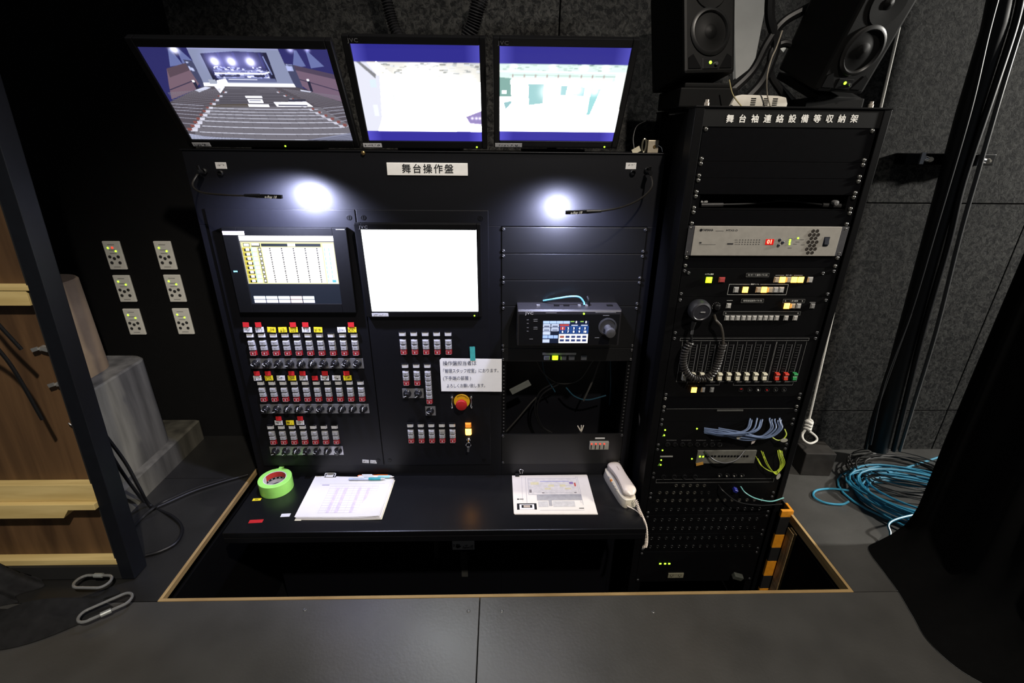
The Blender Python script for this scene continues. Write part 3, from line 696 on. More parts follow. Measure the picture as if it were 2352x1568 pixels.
    m.poly([(0.36, 0.39), (0.64, 0.39), (0.83, 0.6), (0.23, 0.6)], '#474449'); m.poly([(0.23, 0.585), (0.45, 0.57), (0.47, 0.61), (0.21, 0.615)], '#4d4538')
    y = 0.40; st = 0.009
    while y < 0.6:
        m.line(0.02, y+0.06, 0.33-0.3*(y-0.4), y+0.012, 0.0035, '#77757f', 0.8); m.line(0.36-0.6*(y-0.4), y, 0.64+0.9*(y-0.4), y-0.002, 0.0035, '#74717a', 0.8); m.line(0.68+0.9*(y-0.4), y+0.004, 1.0, y+0.075, 0.0035, '#77757f', 0.8)
        y += st; st *= 1.13
    m.poly([(0.20, 0.61), (0.86, 0.60), (1.0, 0.8), (1, 1), (0.02, 1), (0.06, 0.86)], '#67646a')
    rowsy = [0.61, 0.645, 0.68, 0.72, 0.765, 0.83, 0.905, 0.975]
    for i, yy in enumerate(rowsy):
        xl, xr = 0.22-0.2*(yy-0.6)*2.4, 0.84+0.16*(yy-0.6)*3.0
        n = 14
        for k in range(n):
            a = xl + (xr-xl)*k/n; c = xl + (xr-xl)*(k+1)/n; f = lambda t: yy + 0.022*(1-((t-0.55)/0.5)**2)
            m.line(a, f(a), c, f(c), 0.008 if i > 3 else 0.006, (0.55, 0.56, 0.66)); m.line(a, f(a)+0.01, a+0.002, f(a)+0.034, 0.003, '#3c3a40', 0.6)
        m.line(0.0, yy-0.03, xl-0.03, yy-0.012, 0.006, '#9c9cab', 0.9); m.line(xr+0.03, yy+0.002, 1.0, yy-0.02, 0.006, '#9c9cab', 0.9)
    for i in range(11):
        t = i/10; x, yy = 0.34-0.315*t**0.9, 0.44+0.42*t; r = 0.006+0.010*t
        m.poly([(x+r, yy), (x+3.2*r, yy), (x+2.4*r, yy+2.6*r), (x-0.2*r, yy+2.6*r)], (0.62, 0.62, 0.72), 0.9); m.rect(x-r*0.9, yy, x+r*0.7, yy+r*2.0, '#7c463c')
        x, yy = 0.655+0.32*t, 0.43+0.36*t; m.poly([(x-2.6*r, yy+r), (x-0.6*r, yy+r), (x-0.2*r, yy+3*r), (x-1.8*r, yy+3*r)], (0.55, 0.55, 0.64), 0.9); m.rect(x-r*0.7, yy, x+r*0.7, yy+r*2.0, '#7c4840')
    m.rect(0.45, 0.485, 0.545, 0.505, WHT); m.rect(0.455, 0.52, 0.54, 0.56, WHT); m.rect(0.445, 0.575, 0.565, 0.605, (1.2, 1.2, 1.3)); m.rect(0.463, 0.53, 0.53, 0.54, '#666a80')
    m.poly([(0.6, 0.55), (0.79, 0.54), (0.82, 0.595), (0.61, 0.60)], (1.2, 1.2, 1.35)); m.rect(0.69, 0.515, 0.79, 0.54, '#30303c'); m.rect(0.62, 0.575, 0.79, 0.592, '#3a3a4c')
    m.poly([(0, 0.93), (0.1, 0.965), (0.5, 1.0), (0, 1.0)], '#a8acc4'); m.poly([(0.7, 1.0), (1.0, 0.90), (1.0, 1.0)], '#7a7c90')
    for k in range(4): m.line(0.0, 0.95+0.014*k, 0.3, 0.99+0.01*k, 0.004, '#40424e'); m.line(0.75+0.05*k, 1.0, 1.0, 0.93+0.02*k, 0.005, '#3a3c48')
    return m.out()*1.25 + np.array([0.012, 0.012, 0.022])
def camera_pic(which):
    m = Img(170, 132, (8, 8, 8.3)); y0, y1 = 0.17, 0.885
    if which == 0:
        m.poly([(0, y0), (0.10, y0), (0.19, 0.30), (0.15, 0.75), (0.1, y1), (0, y1)], (0.85, 0.86, 0.98))
        m.poly([(0.02, y0), (0.05, y0), (0.16, 0.29), (0.15, 0.33)], '#8a8a8e'); m.poly([(0.10, y0), (0.17, y0), (0.23, 0.28), (0.17, 0.30)], (1.3, 1.2, 1.0))
        m.poly([(0.18, y0), (1, y0), (1, 0.36), (0.6, 0.33), (0.3, 0.30)], (0.92, 0.90, 0.84)); [m.glow(gx, gy, gr, (1.1, 1.1, 1.05), 1.2) for gx, gy, gr in ((0.47, 0.25, 0.06), (0.62, 0.20, 0.04), (0.36, 0.30, 0.05), (0.56, 0.34, 0.12), (0.75, 0.35, 0.08), (0.9, 0.36, 0.06))]; rnd = random.Random(5)
        for i in range(70):
            x, y = 0.2+0.8*rnd.random(), y0+0.10*rnd.random()**1.5; m.rect(x, y, x+0.02+0.03*rnd.random(), y+0.006+0.012*rnd.random(), rnd.choice(['#c8ccd0', '#a0a4a4', '#f4f8ff', '#80827e']), 0.8)
        for i in range(30):
            x, y = 0.55+0.45*rnd.random(), 0.2+0.12*rnd.random(); m.rect(x, y, x+0.05, y+0.005, '#cfd4d4', 0.6)
        m.rect(0.27, 0.49, 0.285, 0.56, (0.9, 0.95, 0.95)); m.poly([(0.78, 0.81), (1, 0.68), (1, 0.82), (0.9, y1), (0.78, y1)], (1.35, 1.28, 1.55))
        m.poly([(0.86, 0.72), (1, 0.65), (1, 0.80), (0.90, 0.79)], '#a090c8'); [m.glow(x, 0.735, 0.012, (1, 1, 1), 1.2) for x in (0.92, 0.955, 0.985)]
        m.rect(0.10, 0.34, 0.15, 0.42, (0.75, 0.95, 1.0), 0.6); m.rect(0.09, 0.6, 0.13, 0.72, (1.0, 1.05, 1.2), 0.8)
    else:
        m.rect(0, y0, 1, 0.34, (0.85, 1.05, 0.98)); rnd = random.Random(9)
        for x in (0.11, 0.42, 0.66, 0.83): m.glow(x, 0.20, 0.028, (1.5, 1.5, 1.5), 1.2)
        for i in range(60):
            x, y = rnd.random(), y0+0.06*rnd.random(); m.rect(x, y, x+0.03, y+0.007, rnd.choice(['#8fb0a8', '#c8e0d8', '#f4ffff', '#7a9890']), 0.7)
        m.line(0.0, 0.24, 1.0, 0.25, 0.012, WH_); m.line(0.08, 0.275, 0.93, 0.285, 0.006, '#b8d4cc')
        for k in range(9): m.rect(0.10+k*0.09, 0.27, 0.112+k*0.09, 0.30, '#c0b4b0')
        m.rect(0.10, 0.30, 0.9, 0.325, (1.1, 1.0, 0.98)); m.poly([(0, 0.30), (0.09, 0.31), (0.10, 0.50), (0.0, 0.50)], '#8ab4ac')
        m.poly([(0.09, 0.325), (0.92, 0.335), (0.90, 0.80), (0.12, 0.80)], (7.5, 7.3, 7.2))
        m.poly([(0.23, 0.365), (0.36, 0.365), (0.36, 0.57), (0.24, 0.59)], '#a8d8da'); m.poly([(0.49, 0.38), (0.55, 0.38), (0.54, 0.48), (0.49, 0.48)], '#b4e2e6'); m.poly([(0.60, 0.38), (0.69, 0.39), (0.69, 0.49), (0.6, 0.48)], '#bfeaf0')
        m.poly([(0.74, 0.40), (0.82, 0.41), (0.76, 0.69), (0.73, 0.69)], '#a8e4e6'); m.glow(0.62, 0.42, 0.05, (1, 1, 1), 1.2); m.glow(0.40, 0.44, 0.07, (1, 1, 1), 1.2); m.glow(0.77, 0.43, 0.04, (1, 1, 1), 1.2)
        m.poly([(0.03, 0.56), (0.1, 0.54), (0.1, 0.57), (0.05, 0.64)], '#a0ccd0'); m.poly([(0.92, 0.25), (1, 0.25), (1, 0.62), (0.9, 0.66)], (1.2, 1.25, 1.15))
        m.rect(0.02, 0.43, 0.06, 0.47, (1.3, 1.5, 1.5))
    m.a[m.Y < y0] = np.array(C('#33309a')[:3])*0.85; m.a[m.Y > y1] = np.array(C('#3a34a8')[:3])*0.9
    sh = 1 + 0.7*np.clip(np.maximum(0.12-m.X, m.X-0.88)/0.12, 0, 1)
    sel = (m.Y < y0) | (m.Y > y1)
    m.a[sel] = (m.a*sh[..., None] + 0.05*(sh-1)[..., None])[sel]
    return m.out()
WH_ = (1.6, 1.7, 1.7)
mons = [((-0.6835, 1.58, 1.290), 0.587, 0.479, 0.261, (0.018, 0.016, 0.022, 0.024), theatre(), 'theatre_picture', None, 'wide black monitor showing an empty auditorium, at the end of the console top', -0.243, 0.032, 0.052),
        ((-0.225, 1.58, 1.292), 0.409, 0.340, 0.257, (0.020, 0.016, 0.020, 0.022), camera_pic(0), 'stage_picture', 'JVC', 'square black monitor with a washed-out stage picture, between two other monitors', -0.190, 0.154, 0.056),
        ((0.171, 1.58, 1.295), 0.555, 0.344, 0.266, (0.017, 0.018, 0.020, 0.022), camera_pic(1), 'proscenium_picture', 'JVC', 'square black monitor showing a pale proscenium, next to the padlock on the console', -0.186, 0.15, 0.082)]
for loc, t, w, h, bz, pic, pn, logo, lab, lx, ledx, lw in mons:
    r = thing('monitor', loc, lab, 'monitor', 'monitors along the top of the console', rot=(t, 0, 0))
    monitor_parts(r, w, h, *bz, 0.055, pic, picture_mat(pn), logo, lx, ledx, lw)
    # stand: neck and foot plate resting on the console top
    ct, st_ = math.cos(-t), math.sin(-t)
    def loc_(y, z): return (y*ct - z*st_, y*st_ + z*ct)      # world offset -> monitor frame
    y1, z1 = loc_(1.72-1.58, CZT+0.003-loc[2]); y0, z0 = 0.05, 0.10
    obj('stand_neck', MB().tube([(0, y0, z0), (0, (y0+y1)/2, (z0+z1)/2), (0, y1, z1)], 0.016, 12), plastic_d, r)
    foot = MB().obx((0, *loc_(0.135, CZT+0.007-loc[2])), (0.20, 0.13, 0.008), Euler((-t, 0, 0)))
    obj('stand_foot', foot, plastic_d, r, bevel=0.002)
if True:
    # fixing bolt heads of brass between the monitors
    p = py(833, 338, 1.58); obj('hinge_bolt', MB().lathe([(0.006, 0), (0.006, -0.005), (0.003, -0.007), (0, -0.007)], (p.x, YC-0.002, CZT-0.004), (0, 1, 0), 12), mat('old_brass', (0.30, 0.20, 0.08), 0.35, 0.9), con, smooth=True)

# ------------------------------------------------------------------ gooseneck lamps
def gooseneck(name, pts, head_a, head_b, label, led_pos, text, power):
    base = Vector(pts[0])
    t = thing(name, base, label, 'lamp', 'gooseneck lamps plugged into the console')
    obj('plug', MB().tube([base + Vector((0, 0, 0.0)), base + Vector((0, -0.022, 0.0))], [0.007, 0.006], 12).tube([base + Vector((0, -0.006, 0.004)), base + Vector((0, -0.010, 0.018))], 0.004, 8), chrome if 'right' in name else plastic, t, smooth=True)
    obj('gooseneck', MB().tube(smooth_path(pts, 10), 0.0028, 8), mat('satin_black_flex', (0.02, 0.018, 0.016), 0.32, 0.3), t, smooth=True)
    a, c = Vector(head_a), Vector(head_b); d = (c-a).normalized(); rot = d.to_track_quat('X', 'Z').to_matrix()
    hd = MB().tube([a - d*0.045, a], [0.0042, 0.0065], 10); hd.obx((a+c)/2, ((c-a).length, 0.012, 0.010), rot)
    obj('lamp_head', hd, plastic, t, bevel=0.002)
    lc = Vector(led_pos)
    obj('led_window', MB().obx(lc - d*0.010 + Vector((0, 0.001, -0.0046)), (0.014, 0.006, 0.001), rot), mat('led_emitter', (0.8, 0.8, 0.9), 0.3, emit=(0.86, 0.88, 1.0), es=6.0, var=0), t)
    if text:
        mid = (a+c)/2
        ang = math.atan2(d.z, d.x)
        if abs(d.x) > 0 and d.x < 0: ang = math.atan2(-d.z, -d.x)
        txt(text, 0.0095, mat('lamp_print', (0.55, 0.55, 0.52), 0.5, var=0), t, (mid.x, mid.y-0.0065, mid.z-0.001), (math.pi/2, -ang, 0), shear=0.35, bold=0.0003)
    li = bpy.data.lights.new(name+'_light', 'SPOT'); li.energy = power; li.color = (0.62, 0.66, 1.0); li.shadow_soft_size = 0.012; li.spot_size = math.radians(150); li.spot_blend = 0.6
    lo = bpy.data.objects.new(name+'_light', li); COL.objects.link(lo); lo.parent = t
    lo.location = lc + Vector((0, 0, -0.012)) - base
    lo.rotation_euler = Vector((-0.15, 0.95, -0.9) if power > 30 else (0, 1.15, -0.8)).to_track_quat('-Z', 'Y').to_euler()
    return lo
yl = 1.445
b0 = py(470, 393, YC); hA, hB = py(598, 450, yl), py(648, 452, yl)
gooseneck('gooseneck_lamp', [b0 + Vector((0, -0.02, 0)), py(452, 402, 1.54), py(442, 425, 1.51), py(462, 441, 1.48), py(520, 448, 1.455), hA + Vector((-0.02, 0, 0))], hA, hB, 'thin black gooseneck lamp reaching towards the touch display', hB + Vector((-0.004, 0, 0)), 'e-Ray 18', 40)
b0 = py(1486, 395, YC); hA, hB = py(1346, 486, yl), py(1299, 488, yl)
gooseneck('gooseneck_lamp', [b0 + Vector((0, -0.02, 0)), py(1497, 410, 1.54), py(1496, 432, 1.52), py(1470, 457, 1.49), py(1430, 475, 1.46), py(1385, 484, 1.448), hA + Vector((0.02, 0, 0))], hA, hB, 'thin black gooseneck lamp bent over the blank bay panels', hB + Vector((0.006, 0, 0)), 'e-Ray 18', 20)

# ------------------------------------------------------------------ items on top of the console
t = thing('padlock', (0.45, 1.62, CZT+0.003), 'small pale padlock with a brass ring lying on the console top', 'padlock')
p = py(1500, 322, 1.62)
obj('body', MB().bx(p.x-0.017, p.x+0.017, 1.610, 1.632, CZT+0.003, CZT+0.040), mat('pale_brass', (0.46, 0.40, 0.30), 0.4, 0.5), t, bevel=0.002)
obj('keyhole', MB().lathe([(0.005, 0), (0.005, -0.0015), (0, -0.0015)], (p.x+0.004, 1.610, CZT+0.021), (0, 1, 0), 12), mat('old_brass', '#4d3b20'), t)
obj('ring', MB().tube([(p.x-0.028+0.006*math.cos(a), 1.615, CZT+0.024+0.019*math.sin(a)) for a in np.linspace(0, 2*math.pi, 20)], 0.0032, 8), mat('tarnished_brass', (0.42, 0.38, 0.27), 0.25, 0.9), t, smooth=True)
obj('tag', MB().obx((p.x-0.052, 1.612, CZT+0.010), (0.026, 0.003, 0.016), Euler((0, -0.5, 0))), mat('pale_tag', (0.5, 0.46, 0.34), 0.6), t)
obj('wire', MB().tube(smooth_path([(p.x+0.016, 1.61, CZT+0.025), (p.x+0.025, 1.605, CZT+0.018), (p.x+0.028, 1.60, CZT+0.006)], 6), 0.0013, 6), chrome, t)
P = [(p.x-0.055, 1.625, CZT+0.012), (p.x-0.058, 1.64, CZT+0.045), (p.x-0.045, 1.66, CZT+0.08), (p.x-0.008, 1.68, CZT+0.098)]
obj('signal_cable', MB().tube(smooth_path(P, 8), 0.0017, 6), rubber, label='thin dark cable arching up behind the padlock on the console', cat='cable')

# note taped to the panel
nt_ = thing('handwritten_note', (-0.105, PF-0.012, 0.44), 'white handwritten paper note taped across the right control panel', 'note')
NY = PF-0.0135
v4 = [(-0.2165, NY, 0.4445), (0.0055, NY-0.001, 0.4425), (0.0055, NY-0.001, 0.5755), (-0.2095, NY, 0.5785), (-0.2165, NY, 0.572)]
sh = MB().add(v4, [(0, 1, 2, 3, 4)]).add([(a, b_+0.0004, c) for a, b_, c in v4], [(4, 3, 2, 1, 0)])
obj('sheet', sh, mat('note_paper', (0.86, 0.86, 0.86), 0.75, 0, 0.2, 0.02, 30), nt_)
pen = mat('pen_ink', (0.03, 0.03, 0.05), 0.6, var=0)
for s_, x, z, sz, kx in (('操作盤担当者は', -0.206, 0.5575, 0.0195, 0.89), ('「管理スタッフ控室」におります。', -0.214, 0.527, 0.0178, 0.76), ('(下手端の部屋 )', -0.208, 0.4975, 0.0185, 0.80), ('よろしくお願い致します。', -0.197, 0.4665, 0.0178, 0.70)):
    txt(s_, sz, pen, nt_, (x, NY-0.0016, z), (math.pi/2, -0.008, 0), align='LEFT', sx=kx)
teal = mat('teal_masking_tape', (0.045, 0.36, 0.34), 0.6)
obj('tape', MB().obx((py(1086, 808, PF).x, NY-0.0016, py(1086, 808, PF).z), (0.0185, 0.0006, 0.054), Euler((0, -0.02, 0))), teal, nt_)

# camera controller on the bay shelf
zt = py(1300, 693, YC).z; yf = 1.497
x0, x1 = py(1189, 712, yf).x, py(1429, 712, yf).x
zb = py(1300, 795, yf).z
cc = thing('camera_controller', ((x0+x1)/2, yf, zb), 'black camera remote controller with a lit colour screen, mounted in the console bay', 'controller')
pm = mat('controller_shell', (0.016, 0.015, 0.018), 0.45, 0, 0.5, 0.08, 60)
bd = MB().prism([(yf+0.001, zb+0.002), (yf, zt-0.006), (yf+0.006, zt), (ear-0.001, zt), (ear-0.001, zb+0.012)], (x0, 0, 0), (0, 1, 0), (0, 0, 1), x1-x0)
obj('body', bd, pm, cc, bevel=0.003)
obj('face_plate', MB().bx(x0+0.006, x1-0.006, yf-0.0015, yf, zb+0.006, zt-0.014), plastic, cc, bevel=0.001)
txt('JVC', 0.0125, mat('logo_white', (0.4, 0.4, 0.4), 0.5), cc, (py(1216, 719, yf).x, yf-0.0022, py(1216, 719, yf).z), bold=0.0004, sx=1.25, gap=1.12)
ci = Img(150, 84, '#101c34')
for i in range(4): ci.rect(0.01+i*0.145, 0.01, 0.148+i*0.145, 0.13, (0.55, 0.75, 1.2))
ci.rect(0.585, 0.0, 1.0, 0.14, '#0c1a3a'); ci.rect(0.6, 0.02, 0.68, 0.06, '#a8e060'); ci.rect(0.81, 0.02, 0.88, 0.06, '#a8e060'); ci.rect(0.71, 0.02, 0.735, 0.11, (1.3, 1.3, 1.4)); ci.rect(0.92, 0.02, 0.945, 0.11, (1.3, 1.3, 1.4))
ci.rect(0.37, 0.15, 1.0, 0.57, '#2c5aa8'); ci.rect(0.37, 0.15, 0.57, 0.24, '#c04a48'); ci.rect(0.58, 0.15, 1.0, 0.24, '#12244c'); ci.rect(0.62, 0.18, 0.76, 0.22, '#d8e4ff'); ci.rect(0.83, 0.18, 0.97, 0.22, '#d8e4ff')
for i in range(5):
    for j in range(2):
        ci.rect(0.385+i*0.122, 0.27+j*0.15, 0.485+i*0.122, 0.405+j*0.15, '#c8403c' if i+j == 0 else '#1c3c78')
for (a, c, e, f) in ((0.01, 0.15, 0.17, 0.30), (0.19, 0.15, 0.35, 0.30), (0.01, 0.32, 0.17, 0.46), (0.19, 0.32, 0.35, 0.46)):
    ci.rect(a, c, e, f, (0.7, 0.8, 1.1)); ci.rect(a+0.02, c+0.07, e-0.02, f-0.03, '#16264a')
ci.rect(0.01, 0.48, 0.17, 0.62, (0.7, 0.8, 1.1)); ci.rect(0.01, 0.64, 0.12, 0.78, (0.45, 0.65, 1.2)); ci.rect(0.13, 0.64, 0.24, 0.78, (0.45, 0.65, 1.2)); ci.rect(0.25, 0.64, 0.34, 0.78, (0.45, 0.65, 1.2)); ci.rect(0.01, 0.82, 0.16, 0.97, (0.7, 0.8, 1.1))
ci.rect(0.36, 0.59, 1.0, 1.0, (1.2, 1.2, 1.25))
for i in range(5):
    for j in range(2): ci.rect(0.385+i*0.122, 0.66+j*0.16, 0.475+i*0.122, 0.76+j*0.16, '#b06050' if i+j == 0 else '#34447a')
a, c = py(1247, 736, yf), py(1349, 787, yf)
scn = picture('screen', ci.out(), a.x, c.x, c.z, a.z, yf-0.0024, cc, picture_mat('controller_picture'))
for i in range(10):
    xx = a.x + (0.435+0.122*(i % 5))*(c.x-a.x); zz_ = a.z - (0.335+0.15*(i//5))*(a.z-c.z)
    txt(str(i+1), 0.0105, mat('screen_digit', (0.5, 0.5, 0.5), 0.5, emit=(1, 1, 1), es=1.2, var=0), cc, (xx, yf-0.0030, zz_), bold=0.0005)
pj = py(1395, 752, yf)
obj('dial_ring', MB().lathe([(0.031, 0), (0.031, -0.002), (0.026, -0.003), (0.025, -0.001), (0, -0.001)], (pj.x, yf-0.0015, pj.z+0.004), (0, 1, 0), 32), mat('dark_grey_ring', (0.04, 0.04, 0.045), 0.4), cc, smooth=True)
obj('joystick', MB().tube([(pj.x, yf-0.002, pj.z), (pj.x+0.002, yf-0.030, pj.z-0.002)], [0.012, 0.010], 20).lathe([(0.010, 0), (0.0165, -0.006), (0.0175, -0.016), (0.015, -0.022), (0.008, -0.024), (0, -0.0235)], (pj.x+0.002, yf-0.026, pj.z-0.003), (0, 1, 0), 24), mat('grey_rubber_stick', (0.055, 0.055, 0.06), 0.6), cc, smooth=True)
q = py(1341, 720, yf); obj('power_led', MB().lathe([(0.0032, 0), (0.0032, -0.001), (0, -0.002)], (q.x, yf-0.0015, q.z), (0, 1, 0), 12), led_g, cc)
s = MB()
for u, v, w in ((1212, 734, 4), (1212, 742, 4), (1212, 752, 4), (1212, 760, 4), (1230, 733, 9), (1230, 737, 9), (1230, 751, 9), (1230, 755, 9), (1220, 778, 8), (1392, 724, 14), (1371, 775, 10), (1266, 718, 24)):
    q = py(u, v, yf); s.bx(q.x-w*0.00075, q.x+w*0.00075, yf-0.0021, yf-0.0015, q.z-0.0008, q.z+0.0008)
q = py(1391, 717, yf); s.bx(q.x-0.034, q.x+0.034, yf-0.0021, yf-0.0015, q.z-0.0008, q.z+0.0008)
obj('print', s, mat('panel_print', (0.2, 0.2, 0.2), 0.5), cc)
for u, w in ((1234, 0.012), (1275, 0.018), (1297, 0.02), (1326, 0.010), (1342, 0.010), (1394, 0.02)):
    q = py(u, 697, YC); obj('port', MB().bx(q.x-w/2, q.x+w/2, ear-0.045, ear-0.034, zt-0.001, zt+0.004), steel if w < 0.015 else plastic, cc, bevel=0.0008)
P = [py(1249, 692, 1.56), py(1275, 686, 1.55), py(1308, 681, 1.545), py(1330, 682, 1.545), py(1341, 689, 1.545)]
P[-1].z = zt+0.012; P.append(Vector((P[-1].x+0.002, ear-0.039, zt+0.003)))
P[0].z = zt+0.006; P[0].y = ear-0.004
obj('network_cable', MB().tube(smooth_path(P, 8), 0.0032, 8), mat('light_blue_cable', (0.16, 0.50, 0.66), 0.4), smooth=True, label='short light blue cable arched over the camera controller', cat='cable')
q = py(1352, 690, 1.545); obj('power_plug', MB().tube(smooth_path([(q.x, ear-0.039, zt+0.002), (q.x-0.001, ear-0.039, zt+0.02), (q.x-0.004, ear-0.03, zt+0.03)], 5), [0.005]*6+[0.004]*5, 8), rubber, smooth=True, label='black power plug standing in the top of the camera controller', cat='plug')

# paper flap caught in the gap beside the console
p0, p1, p2, p3 = py(1467, 948, 1.57), py(1485, 1010, 1.55), py(1482, 1028, 1.55), py(1470, 1020, 1.56)
o = MB().add([p0, p3, p2, p1], [(0, 1, 2, 3)]).add([x + Vector((0.0005, 0.001, 0)) for x in (p0, p3, p2, p1)], [(3, 2, 1, 0)])
obj('loose_tag', o, mat('dull_paper', (0.16, 0.145, 0.135), 0.7), label='small grey paper flap sticking out between console and rack', cat='paper')

# ------------------------------------------------------------------ things on the desk
# roll of green tape
c = Vector((-0.862, 1.512, DZ))
t = thing('tape_roll', c, 'roll of light green tape with a red-printed core lying on the desk', 'tape roll')
def ring_m(r0, r1, z0, z1, n=48):
    return MB().lathe([(r0, z0), (r1-0.001, z0), (r1, z0+0.001), (r1, z1-0.001), (r1-0.001, z1), (r0, z1), (r0, z0)], c, (0, 0, 1), n)
r = ring_m(0.0415, 0.060, 0, 0.050); obj('tape', r, mat('light_green_tape', (0.30, 0.70, 0.14), 0.45, 0, 0.4, 0.05, 50), t, smooth=True)
obj('core', MB().lathe([(0.0385, 0), (0.0415, 0), (0.0415, 0.0495), (0.0385, 0.0495), (0.0385, 0)], c, (0, 0, 1), 40), mat('white_core', (0.55, 0.53, 0.55), 0.6), t, smooth=True)
def band(z0, z1, m, a0, a1, r=0.0382):
    b = MB(); n = 20
    A = [(c.x+r*math.cos(a), c.y+r*math.sin(a)) for a in np.linspace(a0, a1, n)]
    b.add([(x, y, c.z+z0) for x, y in A]+[(x, y, c.z+z1) for x, y in A], [(i+1, i, n+i, n+i+1) for i in range(n-1)]); return obj('core_print', b, m, t)
band(0.026, 0.049, mat('core_red', (0.50, 0.04, 0.03), 0.55), 0.2, 2.95); band(0.017, 0.0255, ink, 0.15, 3.0)
for k in range(7):
    a = 0.45 + k*0.37; band(0.0195, 0.0235, print_w, a, a+0.13, 0.0380)
obj('tape_end', MB().bx(c.x-0.010, c.x+0.008, c.y+0.045, c.y+0.068, DZ+0.050, DZ+0.0506), mat('light_green_tape', '#a0ff60'), t)

# stack of schedule sheets
def sheet(pts, z, m, par, name='sheet', lift=0.0):
    n = 8; vs = []; fs = []
    (ax, ay), (bx_, by), (cx_, cy_), (dx_, dy_) = pts        # near-left, near-right, far-right, far-left
    for i in range(n+1):
        for j in range(n+1):
            s_, t_ = i/n, j/n
            x = (ax*(1-s_)+bx_*s_)*(1-t_) + (dx_*(1-s_)+cx_*s_)*t_; y = (ay*(1-s_)+by*s_)*(1-t_) + (dy_*(1-s_)+cy_*s_)*t_
            vs.append((x, y, z + lift*max(0, s_-0.6)**2*max(0, 0.7-t_)*6))
    fs = [(i*(n+1)+j, (i+1)*(n+1)+j, (i+1)*(n+1)+j+1, i*(n+1)+j+1) for i in range(n) for j in range(n)]
    N = len(vs); b = MB().add(vs, fs).add([(x, y, zz_-0.0004) for x, y, zz_ in vs], [tuple(reversed(f)) for f in fs])
    ed = [i*(n+1) for i in range(n+1)] + [n*(n+1)+j for j in range(1, n+1)] + [(n-i)*(n+1)+n for i in range(1, n+1)] + [n-j for j in range(1, n)]
    b.add(vs + [(x, y, zz_-0.0004) for x, y, zz_ in vs], [(ed[k], N+ed[k], N+ed[(k+1) % len(ed)], ed[(k+1) % len(ed)]) for k in range(len(ed))])
    return obj(name, b, m, par)
t = thing('document_stack', (-0.585, 1.45, DZ), 'stack of white schedule sheets with printed tables beside the green tape roll', 'papers')
Q = [(-0.732, 1.347), (-0.434, 1.343), (-0.431, 1.560), (-0.737, 1.572)]
cream_paper = mat('yellowed_paper', (0.66, 0.62, 0.46), 0.8, 0, 0.2, 0.02)
for k in range(6):
    rnd = random.Random(k+20); dx, dy = 0.004*rnd.random()+0.002*(5-k), -0.0015*(5-k)*rnd.random()
    sheet([(x+dx, y+dy) for x, y in Q], DZ+0.001+0.0017*k, cream_paper if k == 0 else paper, t, lift=0.01 if k > 3 else 0.004)
zz_ = DZ+0.001+0.0017*5+0.0003
pl = MB(); pv = mat('faint_table_print', (0.52, 0.45, 0.55), 0.8); pv2 = mat('table_shading', (0.60, 0.53, 0.62), 0.8)
for k in range(12): pl.bx(-0.655, -0.470, 1.365+0.013*k, 1.3655+0.013*k, zz_, zz_+0.0002)
for k in range(9): pl.bx(-0.655+0.0231*k, -0.6545+0.0231*k, 1.365, 1.508, zz_, zz_+0.0002)
pl.bx(-0.70, -0.45, 1.524, 1.5245, zz_, zz_+0.0002)
obj('table_print', pl, pv, t)
for x in (-0.628, -0.598, -0.545, -0.511): obj('table_column', MB().bx(x, x+0.012, 1.366, 1.50, zz_, zz_+0.00015), pv2, t)
obj('heading', MB().bx(-0.69, -0.662, 1.5155, 1.5185, zz_, zz_+0.0003), mat('purple_ink', (0.22, 0.18, 0.4), 0.7), t)
obj('index_tab', MB().bx(-0.728, -0.705, 1.338, 1.352, DZ+0.0008, DZ+0.0014), cream_paper, t)
t2 = thing('binder_clip', (-0.650, 1.572, DZ), 'black binder clip with white handle at the head of the schedule sheets', 'clip')
obj('jaw', MB().prism([(0, 0.0), (0.016, 0.004), (0.016, 0.008), (0, 0.014)], (-0.652, 1.579, DZ+0.004), (0, -1, 0), (0, 0, 1), 0.045), plastic, t2)
obj('handle', MB().tube(smooth_path([(-0.694, 1.562, DZ+0.014), (-0.696, 1.575, DZ+0.018), (-0.690, 1.578, DZ+0.018), (-0.662, 1.578, DZ+0.018), (-0.655, 1.574, DZ+0.018), (-0.656, 1.562, DZ+0.014)], 5), 0.0016, 6).bx(-0.69, -0.662, 1.560, 1.575, DZ+0.013, DZ+0.016), mat('clip_white', (0.7, 0.7, 0.7), 0.3), t2, smooth=True)
# pens
def pen_obj(a, bq, body, grip, label, metal=False):
    a, bq = Vector(a), Vector(bq); d = (bq-a); L = d.length; d.normalize()
    t = thing('pen', (a+bq)/2, label, 'pen', 'pens at the head of the schedule sheets')
    at = lambda s_: a + d*(L*s_)
    obj('barrel', MB().tube([at(0.0), at(0.04), at(0.62)], [0.003, 0.0045, 0.0048], 12), body, t, smooth=True)
    obj('grip', MB().tube([at(0.55), at(0.60), at(0.75), at(0.88)], [0.0052, 0.0056, 0.0054, 0.005], 12), grip, t, smooth=True)
    obj('tip', MB().tube([at(0.88), at(0.95), at(1.0)], [0.0046, 0.003, 0.0008], 12), mat('pen_silver', (0.6, 0.6, 0.6), 0.3, 0.7), t, smooth=True)
    sd = Vector((0, 0, 1)); c_ = (at(0.13)+at(0.42))/2 + sd*0.0062
    obj('clip', MB().obx(c_, (L*0.30, 0.004, 0.0016), d.to_track_quat('X', 'Z').to_matrix()), mat('pen_white', (0.75, 0.75, 0.75), 0.35), t, bevel=0.0006)
zt_ = DZ + 0.0175
og = mat('orange_plastic', (0.75, 0.17, 0.02), 0.4); tq = mat('turquoise_plastic', (0.02, 0.30, 0.33), 0.4); lb = mat('pale_blue_plastic', (0.30, 0.62, 0.66), 0.4)
